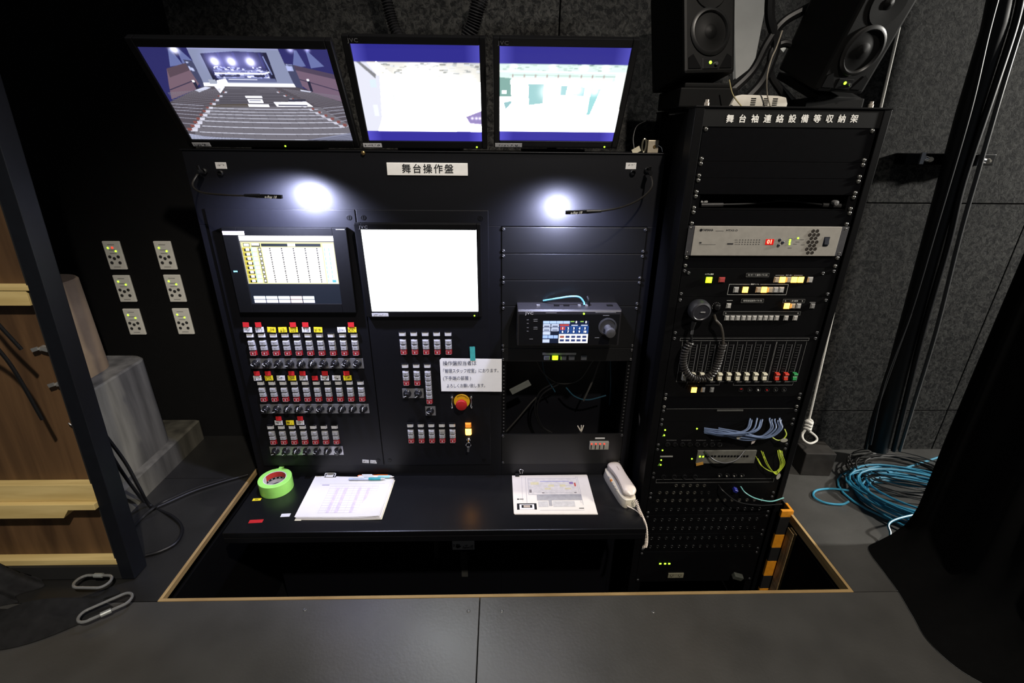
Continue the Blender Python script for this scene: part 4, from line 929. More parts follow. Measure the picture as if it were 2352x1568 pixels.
pa, pb = pz(826, 1083, zt_-0.008), pz(904, 1081, zt_-0.008); pa.y = pb.y = 1.570
pen_obj(pa, pb, mat('clear_orange', (0.7, 0.2, 0.06), 0.25), og, 'orange ballpoint pen behind the schedule sheets')
pa, pb = pz(824, 1093, zt_), pz(906, 1092, zt_)
pen_obj((pa.x, 1.556, zt_), (pb.x, 1.554, zt_), mat('pen_white', '#eeeeee'), lb, 'white ballpoint pen with a pale blue grip on the sheets')
pen_obj((pz(802, 1097, zt_).x, 1.5425, zt_), (pz(886, 1096, zt_).x, 1.5425, zt_), mat('clear_blue_barrel', (0.5, 0.58, 0.75), 0.2), tq, 'clear ballpoint pen with a turquoise grip on the sheets')
# stage plan
t = thing('stage_plan', (0.2, 1.47, DZ), 'printed coloured stage plan sheets lying on the desk next to the telephone', 'papers')
Q = [(0.049, 1.361), (0.351, 1.357), (0.349, 1.576), (0.047, 1.574)]
warm_paper = mat('plan_paper', (0.72, 0.67, 0.60), 0.8, 0, 0.2, 0.02)
for k in range(3): sheet([(x+0.0012*(2-k), y-0.0012*(2-k)) for x, y in Q], DZ+0.001+0.0011*k, warm_paper, t)
zp = DZ+0.001+0.0022+0.0004
def plan(x0, y0, x1, y1, m, nm='plan_print'):   # fractions of the sheet, y from the far edge
    X = lambda f: 0.048+0.302*f; Y = lambda f: 1.575-0.217*f
    return (X(x0), X(x1), Y(y1), Y(y0))
def pr(rects, m, name, dz=0.0):
    b = MB()
    for r in rects:
        x0, x1, y0, y1 = plan(*r, m); b.bx(x0, x1, y0, y1, zp, zp+0.00015+dz)
    obj(name, b, m, t)
g1 = mat('plan_grey', (0.50, 0.48, 0.46), 0.8); g2 = mat('plan_mid_grey', (0.34, 0.33, 0.33), 0.8); g3 = mat('plan_line', (0.33, 0.32, 0.36), 0.8)
pr([(0.20, 0.10, 0.83, 0.53)], mat('plan_floor', (0.64, 0.60, 0.55), 0.8), 'stage_area')
pr([(0.30, 0.53, 0.86, 0.68), (0.44, 0.68, 0.48, 0.82)], g2, 'apron_area', 0.0001)
pr([(0.31, 0.70, 0.43, 0.84), (0.49, 0.70, 0.76, 0.84)], g1, 'seat_area', 0.0001)
pr([(0.17, 0.06, 0.173, 0.84), (0.20, 0.10, 0.203, 0.53), (0.84, 0.05, 0.843, 0.75), (0.86, 0.05, 0.863, 0.80), (0.20, 0.10, 0.83, 0.106), (0.12, 0.05, 0.122, 0.7), (0.20, 0.53, 0.30, 0.536), (0.30, 0.30, 0.75, 0.303), (0.30, 0.48, 0.75, 0.483), (0.32, 0.92, 0.86, 0.925)], g3, 'plan_lines', 0.0002)
pr([(0.36, 0.175, 0.74, 0.19)], mat('plan_blue', (0.25, 0.25, 0.5), 0.8), 'batten_line', 0.0002)
ylw = mat('plan_yellow', (0.66, 0.60, 0.36), 0.8)
pr([(0.235, 0.20, 0.34, 0.27), (0.46, 0.27, 0.535, 0.33), (0.61, 0.27, 0.685, 0.33), (0.41, 0.36, 0.49, 0.40), (0.67, 0.36, 0.75, 0.40)], ylw, 'platform_boxes', 0.0003)
pr([(0.74, 0.20, 0.79, 0.26)], mat('plan_purple', (0.25, 0.16, 0.35), 0.8), 'purple_box', 0.0003); pr([(0.80, 0.225, 0.822, 0.32)], mat('plan_red', (0.5, 0.07, 0.05), 0.8), 'red_box', 0.0003)
pr([(0.37, 0.475, 0.40, 0.50), (0.78, 0.475, 0.81, 0.50), (0.21, 0.40, 0.24, 0.48)], mat('plan_brown', (0.22, 0.19, 0.18), 0.8), 'set_pieces', 0.0003)
pr([(0.045, 0.75, 0.285, 0.90)], ink, 'hall_photo', 0.0002); pr([(0.075, 0.775, 0.255, 0.90)], paper, 'hall_surround', 0.0003); pr([(0.10, 0.79, 0.23, 0.86)], ink, 'hall_opening', 0.0004); pr([(0.125, 0.80, 0.205, 0.85)], mat('hall_stage', (0.4, 0.33, 0.27), 0.8), 'hall_stage', 0.0005)
pr([(0.05, 0.63, 0.075, 0.655), (0.08, 0.635, 0.13, 0.65), (0.80, 0.87, 0.86, 0.885)], ink, 'logo_print', 0.0002)
t = thing('binder_clip', (0.083, 1.575, DZ), 'small black binder clip with wire handle on the stage plan', 'clip')
obj('jaw', MB().prism([(0, -0.002), (0.012, 0.003), (0.012, 0.006), (0, 0.010)], (0.076, 1.577, DZ+0.002), (0, -1, 0), (0, 0, 1), 0.016), plastic, t)
obj('handle', MB().tube(smooth_path([(0.080, 1.577, DZ+0.009), (0.0785, 1.579, DZ+0.017), (0.076, 1.580, DZ+0.024), (0.084, 1.580, DZ+0.029), (0.092, 1.580, DZ+0.024), (0.0895, 1.579, DZ+0.017), (0.088, 1.577, DZ+0.009)], 5), 0.001, 6), chrome, t, smooth=True)

# telephone
ang = math.atan2(1.39-1.60, 0.488-0.452)
pc = Vector((0.462, 1.487, DZ)); 
tel = thing('telephone', pc, 'slim cream desk telephone with its handset on the cradle', 'telephone', rot=(0, 0, ang))   # local +x runs along the set towards the cord end
cream = mat('telephone_cream', (0.66, 0.58, 0.50), 0.38, 0, 0.5, 0.03, 30)
cream2 = mat('telephone_base_cream', (0.60, 0.55, 0.44), 0.42, 0, 0.5, 0.03, 30)
def slab(L, w0, w1, z0, z1, top=None, n=20, dome=0.0, taper=0.9):
    b = MB(); out = []
    for i in range(n):
        a = 2*math.pi*i/n; cx_, sy_ = math.cos(a), math.sin(a)
        ex = 0.42
        X = L/2*math.copysign(abs(cx_)**ex, cx_); f = (X/L+0.5); w = w0*(1-f)+w1*f
        out.append((X, w/2*math.copysign(abs(sy_)**ex, sy_)))
    rings = [(z0, 0.97), (z0+0.003, 1.0), (z0+(z1-z0)*0.7, 0.97*taper+0.03), (z1-0.002, taper), (z1, taper-0.06)]
    vs = []; fs = []
    for z, s_ in rings: vs += [(x*(1-(1-s_)*0.4), y*s_, z + dome*(x/L)) for x, y in out]
    k = len(rings)
    fs = [(i*n+j, i*n+(j+1) % n, (i+1)*n+(j+1) % n, (i+1)*n+j) for i in range(k-1) for j in range(n)] + [tuple(range(n-1, -1, -1)), tuple(range((k-1)*n, k*n))]
    return b.add(vs, fs)
obj('base', slab(0.205, 0.074, 0.064, 0.0, 0.036), cream2, tel, smooth=True)
# handset: arched bar with fuller ends
n = 22; vs = []; fs = []; m_ = 14
for i in range(n+1):
    s_ = i/n; x = -0.102+0.196*s_
    e = min(1.0, math.sin(math.pi*min(1, max(0, s_)))*3.2)**0.5 if 0 < s_ < 1 else 0.15
    wd = (0.0245 + 0.003*math.cos(2*math.pi*s_))*max(0.25, e); hg = (0.014 + 0.002*math.cos(2*math.pi*s_))*max(0.3, e)
    zc = 0.050 + 0.010*math.sin(math.pi*s_)
    for j in range(m_):
        a = 2*math.pi*j/m_
        vs.append((x, 0.004+wd*math.copysign(abs(math.cos(a))**0.7, math.cos(a)), zc+hg*math.copysign(abs(math.sin(a))**0.7, math.sin(a))))
fs = [(i*m_+j, i*m_+(j+1) % m_, (i+1)*m_+(j+1) % m_, (i+1)*m_+j) for i in range(n) for j in range(m_)] + [tuple(range(m_-1, -1, -1)), tuple(range(n*m_, (n+1)*m_))]
obj('handset', MB().add(vs, fs), cream, tel, smooth=True)
obj('earpiece', MB().lathe([(0.020, 0), (0.021, 0.012), (0.02, 0.018)], (-0.078, 0.004, 0.034), (0, 0, 1), 18), cream, tel, smooth=True)
obj('mouthpiece', MB().lathe([(0.018, 0), (0.019, 0.012), (0.018, 0.018)], (0.074, 0.004, 0.034), (0, 0, 1), 18), cream, tel, smooth=True)
for k in range(5):
    obj('key', MB().bx(-0.040+k*0.017, -0.030+k*0.017, -0.0325, -0.026, 0.030, 0.039), mat('orange_key', (0.7, 0.25, 0.05), 0.4) if k == 1 else mat('pale_key', (0.5, 0.47, 0.42), 0.4), tel, bevel=0.001)
obj('print', MB().bx(-0.052, -0.028, 0.003, 0.0045, 0.0715, 0.0722), mat('phone_print', (0.2, 0.12, 0.1), 0.6), tel)
# coiled cord hangs over the desk edge
ex0 = pc + Vector((math.cos(ang)*0.098, math.sin(ang)*0.098, 0.048))
path = smooth_path([ex0, ex0 + Vector((0.014, -0.018, -0.003)), ex0 + Vector((0.019, -0.034, -0.020)), Vector((0.524, 1.335, 0.02)), Vector((0.5265, 1.31, -0.02)), Vector((0.524, 1.302, -0.05)), Vector((0.515, 1.304, -0.052))], 30)
def coil(path, R, r, turns, n=6, seg=9):
    pts = []; L = [0]
    for i in range(1, len(path)): L.append(L[-1]+(path[i]-path[i-1]).length)
    N = turns*seg
    nv = Vector((0.3, 0.2, 1)).normalized()
    for k in range(N+1):
        s_ = L[-1]*k/N; i = max(j for j in range(len(L)) if L[j] <= s_+1e-9); i = min(i, len(path)-2)
        f = (s_-L[i])/max(1e-9, L[i+1]-L[i]); p = path[i].lerp(path[i+1], f)
        t_ = (path[i+1]-path[i]).normalized(); nv = (nv-t_*nv.dot(t_)).normalized(); bv = t_.cross(nv)
        a = 2*math.pi*k/seg; pts.append(p + (nv*math.cos(a)+bv*math.sin(a))*R)
    return MB().tube(pts, r, n)
obj('coiled_cord', coil(path[22:], 0.0048, 0.0017, 34), cream, label='cream coiled cord hanging from the telephone over the desk edge', cat='cord', smooth=True)
obj('phone_line', MB().tube(smooth_path([ex0 + Vector((-0.012, -0.006, -0.036)), Vector((0.497, 1.365, 0.055)), Vector((0.522, 1.335, 0.035)), Vector((0.5275, 1.305, -0.01))], 8), 0.0019, 6), cream, label='thin straight cream wire leaving the underside of the telephone', cat='cord', smooth=True)

# ------------------------------------------------------------------ equipment rack
YR = 1.432; U = 0.04445; RZ = 1.337
def rk(u, v, y=YR): return py(u, v, y)
SXL = 0.5*(rk(1620, 301).x + rk(1524, 930).x); SXR = SXL + 0.465
RX0, RX1 = SXL-0.036, SXR+0.040
rack = thing('equipment_rack', ((RX0+RX1)/2, YR, -0.66), 'tall black open equipment rack with a lettered sign panel across its head', 'equipment rack')
for x0, x1, nm in ((RX0, RX0+0.026, 'post'), (RX1-0.022, RX1, 'post')):
    obj(nm, MB().bx(x0, x1, YR-0.006, YR+0.05, -0.66, 1.384), paint2, rack, bevel=0.002)
    obj(nm, MB().bx(x0, x1, 1.73, 1.78, -0.66, 1.384), paint2, rack, bevel=0.002)
    obj('side_panel', MB().bx(x0+0.006, x1-0.006, YR+0.05, 1.73, -0.66, 1.375), inner, rack)
for x in (SXL, SXR):
    obj('mounting_rail', MB().bx(x-0.012, x+0.014, YR+0.001, YR+0.004, -0.63, RZ), paint2, rack)
obj('back_panel', MB().bx(RX0+0.02, RX1-0.02, 1.74, 1.75, -0.66, 1.375), inner, rack)
obj('base', MB().bx(RX0, RX1, YR, 1.78, -0.66, -0.60), paint2, rack)
obj('top_plate', MB().bx(RX0-0.001, RX1+0.001, YR-0.008, 1.785, 1.384, 1.3885), paint2, rack, bevel=0.001)
sg = obj('sign_panel', MB().bx(RX0+0.026, RX1-0.022, YR-0.004, YR, RZ, 1.384), mat('sign_black', (0.002, 0.002, 0.002), 0.4, var=0.05), rack, bevel=0.001)
sign_w = mat('sign_lettering', (0.85, 0.84, 0.80), 0.5, var=0)
sgn = '舞台袖連絡設備等収納架'
xa, xb = rk(1675, 274).x, rk(1959, 276).x
for i, ch in enumerate(sgn):
    x = xa + (xb-xa)*i/10; txt(ch, 0.0215, sign_w, sg, (x, YR-0.0046, rk(1675+28.4*i, 274).z), bold=0.0004)
for x, z in ((RX0+0.034, 1.3965), (RX1-0.052, 1.3965)):
    obj('eye_bolt', MB().lathe([(0.007, -0.008), (0.007, 0), (0.005, 0.002), (0.005, 0.008), (0, 0.008)], (x, YR+0.012, z), (0, 0, 1), 12), mat('pale_bolt', (0.45, 0.40, 0.34), 0.4, 0.6), rack, smooth=True)
def Z(n): return RZ - n*U
def rscrews(z1, z0, par, m=sc_b, dz=0.0062):
    for x in (SXL, SXR):
        for z in (z1-dz, z0+dz): put(m, 'rack_screw', (x, YR-0.0022, z), par)
def rblank(n0, n1, name='blank_panel'):
    o = obj(name, MB().bx(SXL-0.0075, SXR+0.0095, YR-0.0022, YR, Z(n1)+0.0004, Z(n0)-0.0004), mat('blank_panel_black', (0.0028, 0.0028, 0.0034), 0.42, 0, 0.05, 0.08, 60), rack, bevel=0.0007)
    rscrews(Z(n0), Z(n1), o); return o
rblank(0, 2); rblank(2, 3); rblank(3, 4); rblank(5, 6); rblank(8, 8.85)
# shelf with gooseneck microphones lying in it
sh_ = obj('shelf', MB().bx(SXL+0.012, SXR-0.012, YR+0.001, 1.62, Z(5)+0.001, Z(5)+0.003).bx(SXL+0.012, SXR-0.012, 1.62, 1.624, Z(5), Z(4)).bx(SXL+0.012, SXL+0.014, YR, 1.62, Z(5), Z(4)-0.004).bx(SXR-0.014, SXR-0.012, YR, 1.62, Z(5), Z(4)-0.004), paint2, rack)
for z in (Z(5)+0.006, Z(4)-0.006):
    for x in (SXL, SXR): put(sc_b, 'rack_screw', (x, YR-0.001, z), rack)
p = rk(1615, 463); txt('BL-LED', 0.0065, print_w, sh_, (p.x+0.004, YR+0.0, p.z), bold=0.0001)
zsh = Z(5)+0.003
def mic(pts, hs, he, label):
    t = thing('gooseneck_microphone', (Vector(pts[0])+Vector(pts[-1]))/2, label, 'microphone', 'gooseneck microphones in the rack shelf')
    obj('neck', MB().tube(smooth_path(pts, 8), 0.0034, 8), rubber, t, smooth=True)
    obj('capsule', MB().tube([hs, he], 0.0075, 12), mat('dark_satin_metal', (0.05, 0.05, 0.05), 0.35, 0.6), t, smooth=True)
    return t
y_ = YR+0.025
mic([(rk(1655, 478, y_).x, y_, zsh+0.010), (rk(1720, 476, y_).x, y_, zsh+0.013), (rk(1800, 467, y_).x, y_+0.01, zsh+0.022), (rk(1880, 456, y_).x, y_+0.02, zsh+0.030)], (rk(1608, 480, y_).x, y_, zsh+0.008), (rk(1658, 478, y_).x, y_, zsh+0.009), 'dark gooseneck microphone with its head under the lettering of the rack shelf')
mic([(rk(1700, 478, y_).x, y_+0.012, zsh+0.008), (rk(1760, 470, y_).x, y_+0.012, zsh+0.018), (rk(1815, 466, y_).x, y_-0.002, zsh+0.022), (rk(1885, 476, y_).x, y_, zsh+0.012)], (rk(1886, 477, y_).x, y_, zsh+0.0105), (rk(1930, 480, y_).x, y_, zsh+0.008), 'dark gooseneck microphone with its grey head beside the shelf knob')
p = rk(1921, 466); obj('knob', MB().lathe([(0.007, 0.01), (0.008, 0), (0.007, -0.006), (0, -0.008)], (p.x, YR+0.004, p.z), (0, 1, 0), 14), mat('grey_knob', (0.12, 0.12, 0.12), 0.4), rack, smooth=True)

# ---- signal processor
f = YR-0.006
t = thing('signal_processor', ((SXL+SXR)/2, YR, Z(8)), 'light grey rack signal processor with honeycomb vents and a red two-digit display', 'signal processor')
x0, x1 = rk(1588, 552).x+0.001, rk(1922, 552).x
obj('chassis', MB().bx(SXL+0.012, SXR-0.012, YR+0.001, 1.70, Z(8)+0.001, Z(6)-0.001), paint2, t)
for ea, eb in ((SXL-0.0075, x0), (x1, SXR+0.0095)):
    obj('ear', MB().bx(ea, eb, f, YR, Z(8)+0.0006, Z(6)-0.0006), mat('dark_grey_metal', (0.045, 0.045, 0.05), 0.5), t, bevel=0.0008)
fp = obj('front_plate', MB().bx(x0, x1, f-0.003, YR, Z(8)+0.0008, Z(6)-0.0008), mat('warm_grey_aluminium', (0.31, 0.295, 0.265), 0.5, 0.15, 0.5, 0.06, 60), t, bevel=0.0012)
rscrews(Z(6)-0.002, Z(8)+0.002, t)
fy = f-0.0034
def prn(mb, u, v, w, h, y=fy):
    q = rk(u, v); mb.bx(q.x-w/2, q.x+w/2, y, y+0.0003, q.z-h/2, q.z+h/2)
lg = mat('processor_ink', (0.018, 0.018, 0.02), 0.5, var=0)
q = rk(1623, 527); txt('YAMAHA', 0.0098, lg, fp, (q.x, fy, q.z), bold=0.0003, sx=0.8)
q = rk(1607.5, 527); obj('emblem', MB().lathe([(0.0042, 0), (0.0042, -0.0003), (0.0034, -0.0003), (0.0034, 0)], (q.x, fy, q.z), (0, 1, 0), 16).bx(q.x-0.0004, q.x+0.0004, fy-0.0003, fy, q.z-0.0036, q.z+0.0036).obx((q.x, fy-0.0001, q.z), (0.0072, 0.0003, 0.0007), Euler((0, 0.52, 0))).obx((q.x, fy-0.0001, q.z), (0.0072, 0.0003, 0.0007), Euler((0, -0.52, 0))), lg, fp)
q = rk(1678, 528); txt('MTX5-D', 0.0072, lg, fp, (q.x, fy, q.z), bold=0.0002, sx=1.35)
s = MB(); prn(s, 1650, 529, 0.024, 0.0009); prn(s, 1622, 560, 0.05, 0.0006); prn(s, 1606, 556, 0.007, 0.004); prn(s, 1674, 558.5, 0.018, 0.0042)
for r_, v in enumerate((549.5, 554.5, 559.5)):
    prn(s, 1688, v, 0.009, 0.0008)
    for k in range(8): prn(s, 1696.5+6.4*k-r_*0.9, v, 0.0026, 0.0026)
for v, u in ((547, 1812), (549, 1838), (554, 1828), (559, 1822), (561, 1840), (568, 1810)): prn(s, u, v, 0.012, 0.0008)
obj('print', s, lg, fp)
q = rk(1764, 554); obj('display', MB().bx(q.x-0.0125, q.x+0.0125, fy-0.0004, fy, q.z-0.0085, q.z+0.0085), mat('display_red_back', (0.25, 0.01, 0.01), 0.3, emit='#ff1408', es=0.55, var=0), fp)
txt('01', 0.017, mat('display_digits', (1, 0.5, 0.4), 0.4, emit='#ff6a50', es=3.0, var=0), fp, (q.x, fy-0.0008, q.z), bold=0.0006)
for u, v in ((1787, 549), (1793.5, 555), (1784, 561.5)):
    q = rk(u, v); obj('button', MB().lathe([(0.0042, 0), (0.0042, -0.003), (0.003, -0.004), (0, -0.004)], (q.x, fy+0.0003, q.z), (0, 1, 0), 14), mat('navy_button', (0.02, 0.022, 0.035), 0.35), fp, smooth=True)
for u, v in ((1829, 545.5), (1811, 549.5), (1810, 554), (1809.5, 559)):
    q = rk(u, v); obj('indicator', MB().lathe([(0.0026, 0), (0.0026, -0.0012), (0, -0.002)], (q.x, fy+0.0003, q.z), (0, 1, 0), 10), led_g, fp)
hx_ = []
for (u, v, n) in ((1863.5, 529, 2), (1856, 537.5, 3), (1859.5, 545.5, 2), (1852.5, 554, 3), (1856, 562, 2), (1849, 570, 3), (1851.5, 578.5, 2)):
    for k in range(n): hx_.append((u+9.5*k, v))
vent = MB()
for i, (u, v) in enumerate(hx_):
    q = rk(u, v); vent.lathe([(0.0058, -0.0012), (0.0051, -0.0012), (0.0046, -0.0002), (0, -0.0002)], (q.x, fy+0.0003, q.z), (0, 1, 0), 6)
m_v = obj('vent_hole', MB().lathe([(0.0058, -0.0008), (0.0050, -0.0014), (0.0046, -0.0003), (0, -0.0003)], (0, 0, 0), (0, 1, 0), 6), mat('vent_dark', (0.022, 0.017, 0.013), 0.6), fp, origin=(0, 0, 0))
for i, (u, v) in enumerate(hx_):
    q = rk(u, v); w = Vector((q.x, fy+0.0003, q.z))
    if i == 0: m_v.location = w - W[fp.name]; W[m_v.name] = w
    else: inst(m_v, w, fp, name='vent_hole')
q = rk(1893, 553); obj('power_switch', MB().bx(q.x-0.0085, q.x+0.0085, fy-0.0005, fy+0.0003, q.z-0.0135, q.z+0.0135).prism([(0, -0.010), (-0.006, -0.008), (0, 0.011)], (q.x-0.0065, fy-0.0005, q.z), (0, 1, 0), (0, 0, 1), 0.013), mat('switch_navy', (0.012, 0.014, 0.022), 0.35), fp)

# ---- remote operation panel with lit buttons
def unit(n0, n1, name, label, cat, m=None, inset=0.006, group=None):
    t = thing(name, ((SXL+SXR)/2, YR, Z(n1)), label, cat, group)
    o = obj('face_plate', MB().bx(SXL-0.0075, SXR+0.0095, YR-0.003, YR, Z(n1)+0.0005, Z(n0)-0.0005), m or paint2, t, bevel=0.0008)
    obj('chassis', MB().bx(SXL+0.014, SXR-0.014, YR+0.001, 1.66, Z(n1)+0.002, Z(n0)-0.002), inner, t)
    rscrews(Z(n0)-0.004, Z(n1)+0.004, t, sc_m)
    return t, o
by = YR-0.003
def btn(u, v, m, par, w=0.0155, h=0.0155, d=0.006):
    q = rk(u, v); o = obj('button', cap(w, h, d), m, par, origin=(0, 0, 0)); o.location = Vector((q.x, by, q.z)) - W[par.name]; return o
btn_w = mat('panel_button_white', (0.36, 0.355, 0.34), 0.45, var=0.05); btn_l = mat('panel_button_warm', (0.42, 0.34, 0.24), 0.45, var=0.05)
lamp_y = mat('lit_amber_button', (1, 0.7, 0.2), 0.4, emit='#ffb040', es=5.0, var=0); lamp_g = mat('lit_green_button', (0.6, 1, 0.1), 0.4, emit='#b8ff10', es=3.2, var=0)
def linebox(mb, u0, v0, u1, v1, th=0.0006, y=None, skip_top=None):
    a, c = rk(u0, v0), rk(u1, v1); y = y or by-0.0003
    x0, x1, z0, z1 = a.x, c.x, c.z, a.z
    mb.bx(x0, x1, y, y+0.0003, z0-th/2, z0+th/2); mb.bx(x0-th/2, x0+th/2, y, y+0.0003, z0, z1); mb.bx(x1-th/2, x1+th/2, y, y+0.0003, z0, z1)
    if skip_top is None: mb.bx(x0, x1, y, y+0.0003, z1-th/2, z1+th/2)
    else:
        a0, a1 = rk(skip_top[0], v0).x, rk(skip_top[1], v0).x
        mb.bx(x0, a0, y, y+0.0003, z1-th/2, z1+th/2); mb.bx(a1, x1, y, y+0.0003, z1-th/2, z1+th/2)
def label_holder(u0, u1, v, par, text=None):
    a, c = rk(u0, v), rk(u1, v)
    mb = MB(); mb.m = 0; mb.bx(a.x, c.x, by-0.002, by, a.z-0.0065, a.z+0.0065); o = obj('label_holder', mb, mat('label_holder_black', (0.01, 0.01, 0.01), 0.25, var=0.05), par, bevel=0.0008)
    e = MB(); linebox(e, u0, v-4.2, u1, v+4.2, 0.0007, by-0.0023); 
    for x in (a.x+0.006, c.x-0.006): e.lathe([(0.0026, 0), (0.0022, -0.0012), (0, -0.0012)], (x, by-0.002, a.z), (0, 1, 0), 8)
    obj('holder_rim', e, mat('rim_grey', (0.30, 0.30, 0.29), 0.4, 0.4), o)
    if text: txt(text, 0.0062, print_w, o, ((a.x+c.x)/2, by-0.0026, a.z))
    return o
t, o = unit(8.85, 10.95, 'remote_panel', 'black rack panel with amber and green lit buttons below the grey processor', 'control panel')
btn(1627, 642, lamp_g, o, 0.017, 0.0165); btn(1656.5, 641.5, mat('panel_button_red', (0.35, 0.05, 0.05), 0.4), o, 0.0175, 0.015)
for k, u in enumerate((1781.5, 1795.5, 1809, 1822.5, 1837.5)): btn(u, 641.5, lamp_y if k in (1, 3, 4) else btn_l, o, 0.0160 if k in (1, 3, 4) else 0.0148, 0.0165)
btn(1858.5, 641.5, btn_w, o, 0.0145, 0.0165)
for k, u in enumerate((1689, 1710.5, 1740, 1753.5, 1767, 1779.5, 1792.5)): btn(u, 664.5, lamp_y if k in (1, 3) else (btn_w if k in (0, 5, 6) else btn_l), o, 0.0155 if k in (1, 3) else 0.0145, 0.0165)
label_holder(1713, 1763.5, 630.5, o, 'リモート操作パネル')
e = MB(); linebox(e, 1674, 652, 1804, 676, 0.0008, skip_top=(1721, 1745)); prn(e, 1790, 631.5, 0.028, 0.0007, by-0.0003); prn(e, 1832, 631.5, 0.028, 0.0007, by-0.0003)
obj('print', e, print_w, o)
for s_, u, v in (('システム電源', 1628, 629), ('開演チャイム', 1733, 652), ('スピーカー', 1811, 631.5)):
    q = rk(u, v); txt(s_, 0.0045, print_w, o, (q.x, by-0.0004, q.z), bold=0.00015)
for u, v in ((1580, 626), (1888, 627)):
    q = rk(u, v); put(sc_m, 'rack_screw', (q.x, by, q.z), o)

# ---- paging panel
t, o = unit(10.95, 13.9, 'announcement_unit', 'black rack panel with a row of pale paging buttons behind the round handset microphone', 'control panel')
for u in (1668, 1680.5, 1693, 1706, 1718.5, 1731, 1744, 1756.5, 1769, 1782, 1803.5, 1824.5): btn(u, 729, btn_w, o, 0.0128, 0.0150)
btn(1672, 701, btn_w, o, 0.0132, 0.0150); btn(1805.5, 701.5, lamp_y, o, 0.0155, 0.0165); btn(1819, 701.5, btn_l, o, 0.0132, 0.015); btn(1832, 701.5, btn_w, o, 0.0132, 0.015); btn(1864, 701.5, mat('panel_button_grey', (0.18, 0.18, 0.175), 0.5), o, 0.013, 0.015)
label_holder(1702, 1751, 689.5, o, '非常放送操作パネル'); label_holder(1797.5, 1845, 690, o, '一斉 解除'); label_holder(1661, 1835, 718, o); 
for uu, vv in ((1675, 689), (1865, 693.5)):
    e = MB(); prn(e, uu, vv, 0.019, 0.0007, by-0.0003); obj('print', e, print_w, o)
q = rk(1644, 703); obj('volume_knob', MB().lathe([(0.0095, 0), (0.009, -0.010), (0.006, -0.012), (0, -0.012)], (q.x, by, q.z), (0, 1, 0), 18), plastic, o, smooth=True)
e = MB()
for k in range(11):
    a = math.radians(-30+24*k); e.lathe([(0.0007, 0), (0.0007, -0.0003), (0, -0.0003)], (q.x+0.013*math.cos(a), by, q.z+0.013*math.sin(a)), (0, 1, 0), 6)
obj('scale_dots', e, print_w, o)
# the hanging microphone with coiled cord
q = rk(1606, 712, YR-0.03)
mt = thing('handset_microphone', (q.x, YR-0.03, q.z-0.06), 'round black push-to-talk microphone hanging on the rack with a coiled cord', 'microphone')
obj('head', MB().lathe([(0.018, 0.024), (0.028, 0.022), (0.0335, 0.010), (0.034, -0.004), (0.031, -0.013), (0.026, -0.016), (0.024, -0.014), (0, -0.0145)], (q.x, YR-0.032, q.z), (-0.05, 1, 0.12), 32), mat('microphone_shell', (0.022, 0.022, 0.028), 0.42), mt, smooth=True)
obj('badge', MB().obx((q.x+0.004, YR-0.050, q.z+0.000), (0.015, 0.001, 0.0030), Euler((0.12, 0, 0))), mat('badge_grey', (0.35, 0.35, 0.35), 0.4), mt)
obj('hook', MB().bx(q.x-0.012, q.x+0.012, YR-0.010, by, q.z-0.008, q.z+0.012), chrome, mt)
a0 = rk(1589, 757, YR-0.035); obj('strain_relief', MB().tube([rk(1594, 738, YR-0.032), rk(1590, 752, YR-0.034), rk(1589, 764, YR-0.035)], [0.008, 0.006, 0.004], 10), rubber, mt, smooth=True)
obj('ferrule', MB().tube([rk(1590, 757, YR-0.035), rk(1588.5, 767, YR-0.035)], 0.0048, 10), chrome, mt, smooth=True)
yc_ = YR-0.03
P = smooth_path([rk(1587, 784, yc_), rk(1573, 808, yc_), rk(1570, 838, yc_), rk(1583, 862, yc_), rk(1608, 870, yc_), rk(1632, 862, yc_), rk(1647, 838, yc_), rk(1655, 810, yc_), rk(1661, 789, yc_)], 22)
obj('coiled_cord', coil(P, 0.0095, 0.0033, 36, 6, 10), mat('cord_brown_black', (0.020, 0.018, 0.017), 0.4), mt, smooth=True)
P = smooth_path([rk(1641, 724, YR-0.008), rk(1645, 736, YR-0.03), rk(1655, 748, YR-0.032), rk(1660, 768, yc_), rk(1661, 790, yc_)], 8)
obj('cord_tail', MB().tube(P, 0.0042, 8), mat('cord_olive', (0.035, 0.030, 0.024), 0.45), mt, smooth=True)
P = smooth_path([rk(1588, 765, yc_-0.004), rk(1588, 775, yc_), rk(1589, 786, yc_)], 5)
obj('cord_lead', MB().tube(P, 0.0038, 8), rubber, mt, smooth=True)

# ---- fader panel
t, o = unit(13.9, 19.0, 'fader_panel', 'black rack mixer panel with a row of cream, red and green fader caps', 'mixer panel')
e = MB(); FT, FB = 783, 874
def topx(u): return rk(u, FT).x
fx_ = [1568.5+20.35*i for i in range(10)] + [1780.3, 1800.5, 1820.7]
fxx = [rk(u, 861).x for u in fx_]
zt0, zt1 = rk(1700, 783.5).z, rk(1700, 875).z
linebox(e, 1562, 775.5, 1856, 781, 0.0007)
edges = [fxx[0]-0.020]+[(fxx[i]+fxx[i+1])/2-0.004 for i in range(9)] + [fxx[9]+0.018, fxx[10]-0.022] + [(fxx[10]+fxx[11])/2-0.006, (fxx[11]+fxx[12])/2-0.006, fxx[12]+0.016]
for x in edges: e.bx(x-0.00035, x+0.00035, by-0.0003, by, zt1, zt0)
e.bx(edges[0], edges[-1], by-0.0003, by, zt1-0.0003, zt1+0.0003)
obj('channel_lines', e, mat('line_grey', (0.24, 0.24, 0.235), 0.5), o)
tick = MB(); zc = rk(1700, 861).z
for x in fxx:
    for k in range(11):
        z = zt0 - 0.012 - k*0.0092 - (0.004 if k > 5 else 0); tick.bx(x-0.0145, x-0.0035, by-0.0003, by, z-0.0003, z+0.0003)
obj('scale_marks', tick, mat('tick_grey', (0.10, 0.10, 0.10), 0.5), o)
